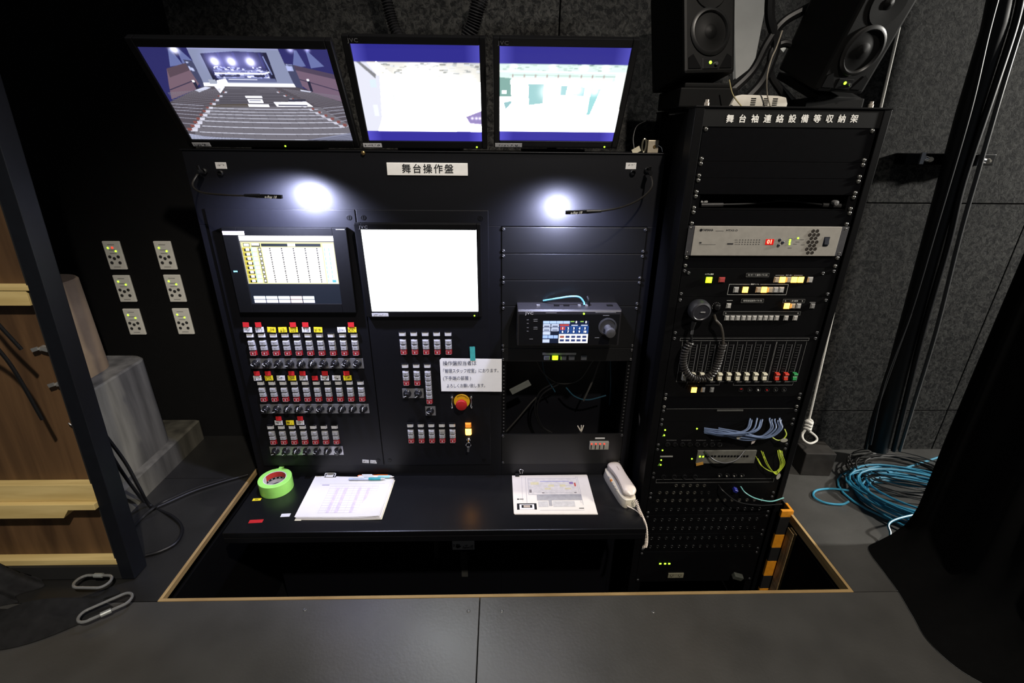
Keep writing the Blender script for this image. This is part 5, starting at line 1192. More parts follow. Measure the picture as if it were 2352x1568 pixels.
for x in fxx:
    s = MB().bx(x-0.0016, x+0.0016, by-0.0006, by, zt1+0.006, zt0-0.010)
    obj('fader_slot', s, mat('slot_grey', (0.10, 0.10, 0.105), 0.4, 0.3), o, bevel=0.0005)
def fcap():
    b = MB(); b.m = 0
    w = 0.0066
    b.prism([(0.0, -0.0125), (-0.013, -0.0115), (-0.0105, -0.002), (-0.0085, 0.0), (-0.0105, 0.002), (-0.014, 0.0085), (-0.012, 0.0120), (0.0, 0.0125)][::-1], (-w, 0, 0), (0, 1, 0), (0, 0, 1), 2*w)
    b.bx(-0.0015, 0.0015, 0, 0.002, -0.019, -0.0125)
    b.m = 1; b.bx(-w-0.0002, w+0.0002, -0.0092, -0.0084, -0.0008, 0.0008)
    return b
lnm = mat('fader_line', (0.75, 0.75, 0.72), 0.5, var=0)
for i, x in enumerate(fxx):
    m = mat('fader_red', (0.48, 0.035, 0.018), 0.4) if i in (10, 11) else mat('fader_green', (0.02, 0.22, 0.06), 0.4) if i == 12 else mat('fader_cream', (0.55, 0.52, 0.40), 0.4)
    c_ = obj('fader_cap', fcap(), [m, lnm], o, origin=(0, 0, 0)); c_.location = Vector((x, by-0.0012, zc)) - W[o.name]
e = MB(); linebox(e, 1684.5, 876.5, 1819, 883, 0.0006); linebox(e, 1578, 876.5, 1651, 883, 0.0004); obj('label_frame', e, mat('line_grey', '#888888'), o)
btn(1593, 894, lamp_y, o, 0.0165, 0.0175); btn(1613.5, 893.5, mat('panel_button_grey', '#777777'), o, 0.0115, 0.0165); btn(1634, 893.5, mat('panel_button_grey', '#777777'), o, 0.0115, 0.0165)
jk = mesh_of('jack', MB().lathe([(0.0095, 0), (0.0095, -0.002), (0.0065, -0.0032), (0.0055, -0.001), (0, -0.001)], (0, 0, 0), (0, 1, 0), 16), plastic, smooth=True)
for k, u in enumerate((1700, 1720, 1739.5, 1759.5, 1779, 1798.5)):
    q = rk(u, 893.5); put(jk, 'jack', (q.x, by, q.z), o)
    m = {0: led_r, 2: None}.get(k)
    if k in (1, 2, 3, 4, 5): obj('jack_pin', MB().lathe([(0.0028, 0), (0.0028, -0.003), (0.0012, -0.003), (0, -0.002)], (q.x, by-0.001, q.z), (0, 1, 0), 10), [None, mat('pin_dull', (0.10, 0.10, 0.09), 0.4, 0.5), print_w, mat('rca_red', (0.4, 0.03, 0.03), 0.4), mat('pin_dull', '#555555'), mat('pin_dull', '#555555')][k], o)
    else: obj('jack_tab', MB().bx(q.x-0.003, q.x+0.004, by-0.003, by-0.001, q.z+0.002, q.z+0.006), mat('rca_red', '#aa2020'), o)

# ---- lower units
blank2 = rblank(19.0, 20.0)
t, o = unit(20.0, 21.25, 'slot_panel', 'black rack panel with a narrow vent strip above the blue network cables', 'rack panel')
q = rk(1676, 941); obj('vent_strip', MB().bx(q.x-0.046, q.x+0.046, by-0.001, by, q.z-0.003, q.z+0.003), mat('vent_grey', (0.07, 0.07, 0.065), 0.5), o)
e = MB(); a = Z(20.0)-0.002; e.bx(SXL+0.01, SXR-0.01, by-0.0006, by, a-0.0004, a+0.0004); obj('edge_line', e, mat('edge_grey', (0.10, 0.10, 0.095), 0.4), o)
t, o = unit(21.25, 23.6, 'network_switch', 'black network switch with blue cables plugged in and a label row below', 'network switch')
sw1 = t
for u, v in ((1527, 986), (1600, 983), (1525, 998)):
    q = rk(u, v); obj('indicator', MB().lathe([(0.0030, 0), (0.0030, -0.001), (0, -0.002)], (q.x, by, q.z), (0, 1, 0), 10), led_g, o)
q = rk(1524, 998); obj('warning_mark', MB().prism([(-0.006, -0.005), (0.006, -0.005), (0, 0.007)], (q.x, by, q.z), (1, 0, 0), (0, 0, 1), 0.0004), mat('mark_green', (0.10, 0.22, 0.03), 0.5, emit='#80c020', es=0.08, var=0), o)
e = MB()
for g_ in range(4):
    for k in range(9): prn(e, 1531+34*g_+2.6*k, 1009.5, 0.0022, 0.0028, by-0.0003)
obj('print', e, mat('dim_print', (0.10, 0.10, 0.10), 0.5), o)
jb = mesh_of('jack', MB().lathe([(0.010, 0), (0.010, -0.0025), (0.0068, -0.004), (0.006, -0.001), (0, -0.001)], (0, 0, 0), (0, 1, 0), 14), plastic, smooth=True)
for k in range(8):
    q = rk(1532+17*k, 1019); put(jb, 'jack', (q.x, by, q.z), o)
t, o = unit(23.6, 26.4, 'port_panel', 'black rack switch with a grey block of network ports and yellow fibre leads', 'network switch')
for u, v in ((1521, 1032.5), (1518, 1055), (1517, 1066), (1588.5, 1052)):
    q = rk(u, v); obj('indicator', MB().lathe([(0.0029, 0), (0.0029, -0.001), (0, -0.002)], (q.x, by, q.z), (0, 1, 0), 10), led_g, o)
q = rk(1514, 1065); obj('warning_mark', MB().prism([(-0.006, -0.005), (0.006, -0.005), (0, 0.007)], (q.x, by, q.z), (1, 0, 0), (0, 0, 1), 0.0004), mat('mark_green', '#508010'), o)
q = rk(1530, 1046.5); obj('label_strip', MB().bx(q.x-0.023, q.x+0.023, by-0.001, by, q.z-0.0028, q.z+0.0028), mat('strip_grey', (0.28, 0.28, 0.26), 0.5), o)
a, c = rk(1601, 1032), rk(1729, 1060)
pb_ = obj('port_block', MB().bx(a.x, c.x, by-0.006, by, c.z, a.z), mat('port_grey', (0.10, 0.098, 0.085), 0.5), o, bevel=0.001)
for g_, (u0, n) in enumerate(((1611, 5), (1649, 6), (1692, 4))):
    for k in range(n):
        for r_, v in enumerate((1044, 1050)):
            q = rk(u0+7.2*k, v); obj('port', MB().bx(q.x-0.0042, q.x+0.0042, by-0.0066, by-0.0058, q.z-0.0040, q.z+0.0040), inner, pb_) if r_ == 0 else None
for u, v in ((1605.5, 1044.5), (1612.5, 1044.5)):
    q = rk(u, v); obj('port_lamp', MB().bx(q.x-0.003, q.x+0.003, by-0.0075, by-0.006, q.z-0.003, q.z+0.003), led_g, o)
for k in range(4):
    q = rk(1651+17*k, 1090); put(jb, 'jack', (q.x, by, q.z), o)
    obj('jack_pin', MB().lathe([(0.003, 0), (0.002, -0.003), (0, -0.003)], (q.x, by-0.001, q.z-0.002), (0, 1, 0), 8), mat('pin_pale', (0.30, 0.29, 0.26), 0.4), o)
for k in range(4): q = rk(1523+24*k, 1093); put(jb, 'jack', (q.x, by, q.z), o)
# blue patch cables: each a thing of its own
lbl = mat('periwinkle_cable', (0.10, 0.14, 0.24), 0.42, 0, 0.5, 0.06, 40)
ends = [(1722, 965), (1726, 968), (1738, 964), (1746, 968), (1750, 967), (1767, 964), (1772, 967), (1779, 966), (1786, 969), (1790, 964), (1793, 968)]
for i, (u, v) in enumerate(ends):
    yo = YR-0.020-0.004*(i % 4); far = i > 4
    sx = 1617 if not far else 1650; sv = 983+2.6*(i % 6)
    mid1 = rk(sx+45+(12 if far else 0), sv+6+(i % 3)*2+(4 if far else 0), yo-0.005); mid2 = rk(u-(32 if not far else 26), 1000-(6 if not far else 0)+2*(i % 3)+(2 if far else 0), yo-0.012); mid3 = rk(u-7 if not far else u+2, 985, yo-0.006)
    P = [rk(sx, sv, YR-0.004), mid1, mid2, mid3, rk(u, v, YR-0.010), rk(u+1, v-4, YR-0.002)]
    obj('network_cable', MB().tube(smooth_path(P, 7), 0.0027, 7), lbl, label='thin blue-grey network cable looped in the bundle across the rack', cat='cable', group='blue network cables in the rack', smooth=True)
yel = mat('yellow_green_lead', (0.42, 0.52, 0.04), 0.4)
for i, (a, bq) in enumerate((((1736, 1047), (1789, 1032)), ((1740, 1052), (1791, 1033)), ((1748, 1035), (1793, 1034)), ((1752, 1037), (1796, 1035)), ((1755, 1048), (1786, 1034)))):
    ys = YR-0.018-0.003*i; bot_ = (1779+1.2*i, 1083+1.5*i)
    P = [rk(*a, YR-0.004), rk(a[0]+14, a[1]+(bot_[1]-a[1])*0.65, ys), rk(*bot_, ys-0.006), rk(bq[0]+6, 1066, ys), rk(bq[0]+2, 1047, ys+0.006), rk(*bq, YR-0.003)]
    obj('fibre_lead', MB().tube(smooth_path(P, 8), 0.0012, 6), yel, label='thin yellow-green lead drooping in a loop from the rack port panel', cat='cable', group='yellow-green leads in the rack', smooth=True)
P = [rk(1802, 985, YR-0.005), rk(1806, 998, YR-0.02), rk(1797, 1009, YR-0.025), rk(1784, 1010, YR-0.02), rk(1770, 1001, YR-0.008)]
obj('earth_wire', MB().tube(smooth_path(P, 8), 0.0021, 6), yel, label='short yellow-green wire hooked beside the blue cables', cat='cable', smooth=True)
tagm = mat('pale_tag_card', (0.33, 0.32, 0.27), 0.6)
for u, v, w, h, an, lab in ((1698, 1003, 0.017, 0.022, 0.5, 'oval pale tag on the blue cable bundle'), (1801, 1011, 0.026, 0.016, 0.0, 'oval pale tag on the yellow-green wire'), (1788, 1094, 0.014, 0.026, 0.1, 'long pale tag below the yellow-green leads')):
    q = rk(u, v, YR-0.032); b_ = MB(); R_ = Euler((0, an, 0)).to_matrix()
    b_.prism([(w/2*math.cos(a), h/2*math.sin(a)) for a in np.linspace(0, 2*math.pi, 18, endpoint=False)], q, R_ @ Vector((1, 0, 0)), R_ @ Vector((0, 0, 1)), -0.0008)
    obj('cable_tag', b_, tagm, label=lab, cat='tag')
q = rk(1731, 1013, YR-0.03); obj('cable_tag', MB().prism([(-0.007, 0.009), (0.009, 0.008), (0.003, -0.008), (-0.006, -0.013)], q, (1, 0, 0), (0, 0, 1), -0.0008), mat('white_tag', (0.5, 0.44, 0.42), 0.6), label='torn white tag hanging under the blue cables', cat='tag')
q = rk(1607, 1065, YR-0.012); obj('cable_tag', MB().obx(q, (0.026, 0.001, 0.012), Euler((0, -0.25, 0))), mat('orange_tag', (0.40, 0.20, 0.03), 0.6), label='orange tag hanging from the grey port block', cat='tag')
P = [rk(1618, 1036, YR-0.012), rk(1640, 1056, YR-0.025), rk(1665, 1063, YR-0.03), rk(1692, 1055, YR-0.025), rk(1712, 1033, YR-0.005)]
obj('signal_cable', MB().tube(smooth_path(P, 8), 0.0028, 7), mat('dark_grey_lead', (0.03, 0.03, 0.032), 0.45), label='dark grey lead swagged across the port block', cat='cable', smooth=True)
# patch bays
t, o = unit(26.4, 28.5, 'patch_bay', 'black patch bay with a clear label strip and rows of small jacks', 'patch bay')
e = MB(); linebox(e, 1507, 1099.5, 1775, 1105, 0.0009); obj('label_strip', e, mat('strip_rim', (0.15, 0.15, 0.145), 0.4), o)
jp = mesh_of('jack', MB().lathe([(0.0068, 0), (0.0062, -0.0016), (0.0042, -0.002), (0.0034, -0.0006), (0, -0.0006)], (0, 0, 0), (0, 1, 0), 12), mat('jack_ring', (0.05, 0.047, 0.04), 0.35, 0.5), smooth=True)
jd = mesh_of('jack', MB().lathe([(0.0068, 0), (0.0062, -0.0016), (0.0042, -0.002), (0.0034, -0.0006), (0, -0.0006)], (0, 0, 0), (0, 1, 0), 12), mat('jack_ring_dark', (0.006, 0.006, 0.006), 0.35, 0.0), smooth=True)
for k in range(5): q = rk(1552+16.2*k, 1113.5); put(jp, 'jack', (q.x, by, q.z), o)
for k in range(8): q = rk(1514.5+16*k, 1130); put(jp if k < 6 else jd, 'jack', (q.x, by, q.z), o)
for i in range(3):
    n0 = 28.5+2.1*i
    t, o = unit(n0, n0+2.05, 'patch_bay', ['dark patch bay with tight rows of jacks behind the orange guard, topmost of three', 'dark patch bay with tight rows of jacks, middle one of three', 'dark patch bay with tight rows of jacks, lowest of three'][i], 'patch bay', group='dark patch bays low in the rack')
    for r_ in range(2):
        for k in range(15): put(jp if i == 0 and r_ == 0 else jd, 'jack', (SXL+0.03+0.0285*k, by, Z(n0)-0.024-0.043*r_), o)
t, o = unit(34.8, 38.5, 'power_unit', 'black power unit at the foot of the rack with three green lamps and an outlet', 'power unit')
for u in (1516, 1527, 1536.5):
    q = rk(u, 1292.5); obj('indicator', MB().bx(q.x-0.004, q.x+0.004, by-0.0015, by, q.z-0.003, q.z+0.003), led_g, o)
q = rk(1551, 1318.5); ou = obj('outlet', MB().bx(q.x-0.032, q.x+0.032, by-0.004, by, q.z-0.0125, q.z+0.0125), mat('outlet_cream', (0.20, 0.19, 0.13), 0.5), o, bevel=0.001)
e = MB()
for dx in (-0.018, 0.016):
    e.bx(q.x+dx-0.006, q.x+dx-0.0045, by-0.0046, by-0.004, q.z-0.003, q.z+0.006); e.bx(q.x+dx+0.0045, q.x+dx+0.006, by-0.0046, by-0.004, q.z-0.003, q.z+0.006); e.lathe([(0.0022, 0), (0.0022, -0.0005), (0, -0.0005)], (q.x+dx, by-0.004, q.z-0.006), (0, 1, 0), 8)
obj('outlet_slot', e, inner, o)
q = rk(1692, 1320, YR-0.01); obj('loose_plug', MB().obx((q.x, YR-0.018, q.z), (0.04, 0.02, 0.022), Euler((0.2, 0.35, 0))), mat('dull_green_grey', (0.05, 0.055, 0.045), 0.6), label='dull grey plug hanging low in front of the rack', cat='plug', bevel=0.003)
# leads running to the guard at the rack's side
P = [rk(1701, 1117, YR-0.004), rk(1712, 1131, YR-0.03), rk(1735, 1144, YR-0.045), rk(1770, 1151, YR-0.05), rk(1800, 1143, YR-0.035)]
obj('signal_cable', MB().tube(smooth_path(P, 8), 0.0022, 6), mat('pale_teal_lead', (0.16, 0.42, 0.40), 0.4), label='pale teal lead sagging from the patch bay to the orange guard', cat='cable', smooth=True)
P = [rk(1650, 1113, YR-0.004), rk(1662, 1128, YR-0.03), rk(1695, 1152, YR-0.045), rk(1745, 1160, YR-0.05), rk(1796, 1157, YR-0.035)]
obj('signal_cable', MB().tube(smooth_path(P, 8), 0.0022, 6), rubber, label='thin black lead sagging across the patch bay to the orange guard', cat='cable', smooth=True)
q = rk(1688, 1124, YR-0.01); obj('blue_plug', MB().obx((q.x, YR-0.012, q.z), (0.015, 0.018, 0.012), Euler((0.2, 0.4, 0))), mat('deep_blue_plastic', (0.015, 0.02, 0.20), 0.4), label='small deep blue plug in the patch bay', cat='plug', bevel=0.002)

# striped corner guard
gt = thing('corner_guard', (1.098, 1.405, -0.62), 'black and orange striped foam corner guard at the pit edge beside the rack', 'corner guard')
org = mat('guard_orange', (0.62, 0.24, 0.01), 0.55); blk = mat('guard_black', (0.008, 0.008, 0.008), 0.6)
L_ = [(-0.046, 0.0), (0.0, 0.0), (0.0, 0.046), (-0.010, 0.046), (-0.010, 0.012), (-0.046, 0.012)]
zs_ = [0.018, -0.012, -0.098, -0.165, -0.235, -0.315, -0.385, -0.455, -0.53, -0.62]
for i in range(len(zs_)-1):
    obj('stripe', MB().prism(L_, (1.108, 1.398, zs_[i+1]), (1, 0, 0), (0, 1, 0), zs_[i]-zs_[i+1]), org if i % 2 == 0 else blk, gt, bevel=0.002)
obj('brace_post', MB().bx(PXR-0.002, PXR+0.012, 1.355, 1.392, -0.66, -0.056), ply_edge, label='bare wooden post in the pit beside the striped guard', cat='post')

# ------------------------------------------------------------------ on top of the rack
RT = 1.3885
def speaker(loc, rot, label, legs):
    t = thing('studio_speaker', loc, label, 'loudspeaker', 'loudspeakers on top of the rack', rot=rot)
    w, h, d = 0.155, 0.262, 0.185
    shell = mat('speaker_shell', (0.0035, 0.0035, 0.0035), 0.55, 0, 0.18, 0.1, 80, 0.05, 600)
    obj('cabinet', MB().bx(-w/2, w/2, 0, d, 0, h), shell, t, bevel=0.008)
    obj('woofer_surround', MB().lathe([(0.060, 0.001), (0.060, -0.003), (0.056, -0.006), (0.051, -0.007), (0.047, -0.002), (0.046, 0.004)], (0, 0, 0.103), (0, 1, 0), 40), mat('rubber_surround', (0.010, 0.010, 0.010), 0.4, spec=0.3), t, smooth=True)
    obj('woofer_cone', MB().lathe([(0.047, -0.001), (0.020, 0.016-0.018), (0.018, -0.003), (0.010, -0.007), (0, -0.008)], (0, 0, 0.103), (0, 1, 0), 36), mat('cone_black', (0.003, 0.003, 0.003), 0.55, spec=0.15), t, smooth=True)
    obj('waveguide', MB().lathe([(0.050, 0), (0.048, -0.003), (0.022, -0.0015), (0.014, -0.001), (0.010, -0.005), (0, -0.007)], (0, 0, 0.207), (0, 1, 0), 32), mat('cone_black', '#222222'), t, smooth=True)
    for s_ in (-1, 1):
        obj('port', MB().prism([(s_*0.028, 0.012), (s_*0.066, 0.012), (s_*0.066, 0.040), (s_*0.052, 0.048)][::s_], (0, -0.0012, 0), (1, 0, 0), (0, 0, 1), 0.001), inner, t)
    obj('control_plate', MB().bx(-0.024, 0.024, -0.002, 0, 0.010, 0.036), plastic, t, bevel=0.001)
    obj('power_led', MB().lathe([(0.0042, 0), (0.0042, -0.001), (0, -0.0022)], (0, -0.002, 0.026), (0, 1, 0), 12), led_g, t)
    obj('volume_knob', MB().lathe([(0.005, 0), (0.0045, -0.006), (0, -0.006)], (0.016, -0.002, 0.022), (0, 1, 0), 12), chrome, t, smooth=True)
    return t
speaker((0.9386, 1.473, 1.4268), (0.40, 0.03, 0.19), 'black studio loudspeaker leaning forward on the rack beside the white rope', None)
speaker((0.5823, 1.505, 1.475), (-0.20, -0.05, 0.20), 'black studio loudspeaker standing on the rack next to the square monitors', None)
# tilting pads under the speakers
pd = mat('pad_black', (0.003, 0.003, 0.003), 0.7, spec=0.15)
obj('speaker_stand', MB().bx(0.505, 0.668, 1.50, 1.70, RT, RT+0.05).bx(0.52, 0.655, 1.515, 1.68, RT+0.05, 1.452), pd, label='low black stand under the loudspeaker next to the monitors', cat='stand', bevel=0.004)
obj('speaker_stand', MB().bx(0.865, 1.035, 1.50, 1.72, RT, RT+0.028).obx((0.95, 1.60, RT+0.062), (0.15, 0.20, 0.02), Euler((0.40, 0.03, 0.19))), pd, label='black wedge stand under the loudspeaker beside the white rope', cat='stand', bevel=0.004)
# small vented white box
rt = thing('router', (0.735, 1.50, RT), 'white vented router box lying on top of the rack', 'router')
wr = mat('router_white', (0.60, 0.57, 0.50), 0.45, 0, 0.5, 0.04)
x0, x1 = rk(1676, 245, 1.49).x, rk(1807, 245, 1.49).x
obj('case', MB().prism([(x0, 0), (x1, 0), (x1+0.001, 0.010), (x1-0.006, 0.026), (x1-0.03, 0.030), (x0+0.03, 0.032), (x0+0.012, 0.028)], (0, 1.58, RT+0.001), (1, 0, 0), (0, 0, 1), 0.09), wr, rt, bevel=0.003, smooth=True)
vs_ = MB()
for cx_ in (0.40, 0.62, 0.78):
    for k in range(4):
        xx = x0+(x1-x0)*cx_; vs_.bx(xx-0.008, xx+0.006, 1.4885, 1.4897, RT+0.007+k*0.0052, RT+0.0088+k*0.0052)
obj('vent_slots', vs_, inner, rt)
# whip cables
for pts, m, lab, r in (([(1770, 244), (1762, 215), (1762, 175), (1772, 135), (1783, 110), (1797, 70)], mat('pale_whip', (0.28, 0.25, 0.20), 0.35), 'thin pale cable curving up from the router between the loudspeakers', 0.0018),
                    ([(1704, 244), (1690, 228), (1681, 212), (1675, 183)], mat('brass_whip', (0.30, 0.25, 0.12), 0.35), 'short pale cable rising behind the router on the rack', 0.0018)):
    P = [py(u, v, 1.475-0.01*(i > 1)) for i, (u, v) in enumerate(pts)]; P[0].z = RT+0.0015
    obj('signal_cable', MB().tube(smooth_path(P, 8), r, 6), m, label=lab, cat='cable', smooth=True)
for pts, lab, r in (([(1640, 242), (1685, 205), (1730, 160), (1762, 100), (1800, 50), (1870, 10), (1930, -40)], 'thick black cable running from the rack top up between the loudspeakers', 0.012),
                 ([(1700, 246), (1745, 195), (1768, 150), (1782, 100), (1768, 40), (1770, -30)], 'thick black cable looping up behind the router', 0.014),
                 ([(1820, 240), (1790, 205), (1770, 170), (1772, 120), (1800, 100), (1830, 110)], 'black cable curling behind the leaning loudspeaker', 0.010)):
    P = [py(u, v, 1.60) for u, v in pts]; P[0].z = RT+r
    obj('power_cable', MB().tube(smooth_path(P, 8), r, 8), rubber, label=lab, cat='cable', smooth=True)
wt = mat('worn_white_paint', (0.40, 0.40, 0.38), 0.6)
obj('duct_panel', MB().add([py(1684, -60, 1.775), py(1690, 182, 1.775), py(1732, 150, 1.775), py(1773, -60, 1.775)], [(0, 1, 2, 3)]).add([p_ + Vector((0, 0.02, 0)) for p_ in (py(1684, -60, 1.775), py(1690, 182, 1.775), py(1732, 150, 1.775), py(1773, -60, 1.775))], [(3, 2, 1, 0), ]), mat('pale_grey_board', (0.30, 0.30, 0.29), 0.7, 0, 0.3, 0.12, 9), label='pale grey board fixed to the wall behind the loudspeakers', cat='board')
obj('paper_strip', MB().prism([(-0.026, 0.022), (0.022, -0.012), (0.016, -0.024), (-0.004, -0.008), (-0.026, 0.004)], py(1792, 100, 1.74), (1, 0, 0), (0, 0, 1), -0.001), mat('bright_paper', (0.62, 0.63, 0.60), 0.7), label='scrap of white paper on the wall between the loudspeakers', cat='paper')
obj('metal_strut', MB().tube([py(1778, 185, 1.63), py(1834, 244, 1.60)], 0.008, 10), mat('grey_strut', (0.30, 0.29, 0.27), 0.5, 0.2), label='short pale strut leaning behind the white router', cat='strut', smooth=True)

# ------------------------------------------------------------------ white rope, block, conduits
rm = mat('white_rope', (0.62, 0.61, 0.57), 0.75, 0, 0.2, 0.15, 300, 0.4, 400)
rp = thing('rope', (1.255, 1.66, 0.13), 'white twisted rope hanging beside the rack with a knotted loop', 'rope')
hk = Vector((1.154, 1.66, 2.35))
obj('hook', MB().tube([(hk.x, YW-0.024, hk.z+0.02), (hk.x, 1.66, hk.z+0.02), hk], 0.006, 8), steel, rp, smooth=True)
P = [hk + (py(1858, 965, 1.66) - hk)*k for k in (0, 0.25, 0.5, 0.75, 1)]
obj('strand', MB().tube(smooth_path(P, 10), 0.0042, 8), rm, rp, smooth=True)
kc = py(1855, 975, 1.655)
kn = MB()
for k in range(3):
    kn.tube([kc + Vector((0.011*math.cos(a), -0.004+0.010*math.sin(a), 0.016-0.014*k+0.004*math.sin(a*2))) for a in np.linspace(0, 2*math.pi, 18)], 0.0065, 7)
obj('knot', kn, rm, rp, smooth=True)
P = [kc + Vector((-0.004, 0, -0.02)), py(1843, 998, 1.64), py(1846, 1010, 1.62), py(1860, 1018, 1.61), py(1875, 1012, 1.62), py(1874, 1002, 1.63), kc + Vector((0.006, -0.002, -0.024))]
obj('loop', MB().tube(smooth_path(P, 8), 0.0042, 8), rm, rp, smooth=True)
obj('rope_end', MB().tube([kc + Vector((-0.006, -0.006, -0.016)), kc + Vector((-0.020, -0.012, -0.036))], 0.005, 7), rm, rp, smooth=True)
obj('stage_weight', MB().obx((1.335, 1.675, 0.055), (0.125, 0.10, 0.11), Euler((0, 0, -0.06))), mat('black_block', (0.022, 0.020, 0.018), 0.5, 0, 0.4, 0.25, 25), label='black block standing on the floor under the rope loop', cat='block', bevel=0.004)
def corrugated(pts, R, label):
    path = smooth_path(pts, 26); r = [R*(1 + 0.13*math.sin(i*2*math.pi/4)) for i in range(len(path))]
    obj('corrugated_conduit', MB().tube(path, r, 16), mat('black_conduit', (0.02, 0.02, 0.022), 0.28, 0, 0.6), label=label, cat='conduit', group='corrugated conduits above the monitors')
corrugated([py(868, -90, 1.72), py(882, -30, 1.72), py(893, 20, 1.72), py(905, 60, 1.72), py(925, 110, 1.71), py(950, 190, 1.70)], 0.016, 'black corrugated conduit looped down behind the monitors')
corrugated([py(1112, -90, 1.68), py(1106, -20, 1.68), py(1096, 20, 1.68), py(1086, 60, 1.69), py(1066, 110, 1.70), py(1040, 190, 1.70)], 0.022, 'thicker black corrugated conduit looped down behind the monitors')

# ------------------------------------------------------------------ right side: clamp rail, cable run, coils, curtain
rl = thing('wall_rail', (1.56, 1.79, 1.25), 'short black steel rail with two clamp screws fixed across the wall', 'rail')
a, c = py(2075, 366, 1.765), py(2290, 372, 1.765)
obj('bar', MB().bx(a.x, c.x-0.02, 1.755, 1.808, a.z-0.017, a.z+0.020), paint2, rl, bevel=0.003)
for u, v in ((2136, 366), (2268, 370)):
    q = py(u, v, 1.75); obj('clamp_bolt', MB().tube([(q.x-0.022, 1.75, q.z+0.004), (q.x-0.008, 1.75, q.z)], 0.009, 10), chrome, rl, smooth=True)
    obj('bolt_cap', MB().lathe([(0.008, 0), (0.009, -0.006), (0.007, -0.014), (0, -0.015)], (q.x, 1.752, q.z), (0.3, 1, 0), 14), cream_p, rl, smooth=True)
    obj('bracket', MB().bx(q.x-0.035, q.x-0.020, 1.748, 1.756, q.z-0.016, q.z+0.022), steel, rl, bevel=0.001)
def run(pts, r, m, label, n=10, y=1.70, grp='cables hanging along the wall'):
    P = [py(u, v, yy) for (u, v), yy in pts]
    if P[-1].z < 0.03: P[-1].z = r
    obj('power_cable', MB().tube(smooth_path(P, 8), r, n), m, label=label, cat='cable', group=grp, smooth=True)
gloss = mat('glossy_black_cable', (0.008, 0.008, 0.009), 0.42, 0, 0.35, 0.1, 40); greyc = mat('grey_black_cable', (0.07, 0.07, 0.07), 0.35)
obj('pipe', MB().tube([py(2322, -120, 1.72), py(2285, 60, 1.72), py(2224, 260, 1.72), py(2130, 600, 1.72), py(2062, 850, 1.72), py(2015, 1030, 1.72)], [0.034, 0.034, 0.034, 0.034, 0.036, 0.040], 14), gloss, label='thick black cable trunk standing against the wall behind the coils', cat='cable trunk', smooth=True)
run([((2352, -40), 1.69), ((2330, 60), 1.69), ((2278, 220), 1.685), ((2212, 420), 1.685), ((2178, 560), 1.68), ((2120, 760), 1.68), ((2078, 930), 1.68), ((2052, 1035), 1.68)], 0.010, gloss, 'shiny black cable running down along the thick cable trunk')
run([((2378, -40), 1.70), ((2346, 60), 1.70), ((2300, 210), 1.695), ((2245, 400), 1.69), ((2205, 540), 1.685), ((2150, 760), 1.68), ((2098, 930), 1.68), ((2066, 1035), 1.68)], 0.007, greyc, 'greyish cable hanging furthest from the rack beside the thick trunk')
run([((2300, -40), 1.67), ((2268, 80), 1.67), ((2226, 260), 1.665), ((2150, 520), 1.665), ((2090, 720), 1.66), ((2030, 880), 1.66), ((1998, 1020), 1.66)], 0.006, gloss, 'thin black cable crossing the front of the thick trunk')
run([((2090, 720), 1.67), ((2040, 860), 1.68), ((2005, 960), 1.68), ((1988, 1030), 1.68)], 0.007, rubber, 'thin black cable bowed out from the foot of the trunk')
# coiled cables on the floor
def floor_coil(c, rx, ry, turns, r, m, label, seed, tail=None, n=7, z0=0.0, rise=0.0013, jit=0.02, rot=0.0):
    rnd = random.Random(seed); pts = []; N = turns*26; j = [0, 0, 0, 0]
    for k in range(N+1):
        if k % 26 == 0: j = [(rnd.random()-0.5)*jit*2 for _ in range(4)]
        a = 2*math.pi*k/26; t_ = k/N
        ex, ey = (rx+j[2])*math.cos(a)+j[0], (ry+j[3])*math.sin(a)+j[1]
        x = c[0] + ex*math.cos(rot)-ey*math.sin(rot); y = c[1] + ex*math.sin(rot)+ey*math.cos(rot)
        pts.append(Vector((x, y, z0 + r + rise*k/26*2.2 + 0.008*(1+math.sin(a*1.0+j[0]*90))*t_)))
    # ease the jumps between turns
    for _ in range(3): pts = [pts[0]] + [(pts[i-1]+pts[i]*2+pts[i+1])/4 for i in range(1, len(pts)-1)] + [pts[-1]]
    if tail: pts += smooth_path([pts[-1]] + [Vector(p) for p in tail], 10)[1:]
    obj('cable_coil', MB().tube(pts, r, n), m, label=label, cat='cable coil', smooth=True)
bl = mat('sky_blue_cable', (0.035, 0.24, 0.38), 0.33, 0, 0.5, 0.15, 25)
floor_coil((1.66, 1.455), 0.235, 0.165, 15, 0.0042, bl, 'coil of sky blue cable lying on the floor against the curtain', 4, [pz(2065, 1190, 0.05), pz(2045, 1225, 0.03), pz(2058, 1262, 0.01), pz(2090, 1255, 0.01)], jit=0.042, rot=-0.35)
floor_coil((1.70, 1.60), 0.215, 0.13, 9, 0.0026, mat('thin_black_cable', (0.028, 0.026, 0.025), 0.35), 'coil of thin black cable behind the sky blue coil', 8, jit=0.03, rot=-0.15, rise=0.002)
P = [pz(1950, 1151, 0.02), pz(1932, 1158, 0.006), pz(1895, 1154, 0.006), pz(1869, 1140, 0.006), pz(1875, 1126, 0.006), pz(1910, 1122, 0.006), pz(1950, 1126, 0.02)]
obj('network_cable', MB().tube(smooth_path(P, 9), 0.0042, 7), bl, label='loop of blue cable straying from the coil towards the guard', cat='cable', smooth=True)
P = [pz(2040, 1085, 0.02), pz(2080, 1074, 0.012), pz(2130, 1058, 0.006), pz(2180, 1042, 0.006)]
obj('network_cable', MB().tube(smooth_path(P, 8), 0.0045, 7), bl, label='blue cable end leaving the coil towards the wall', cat='cable', smooth=True)

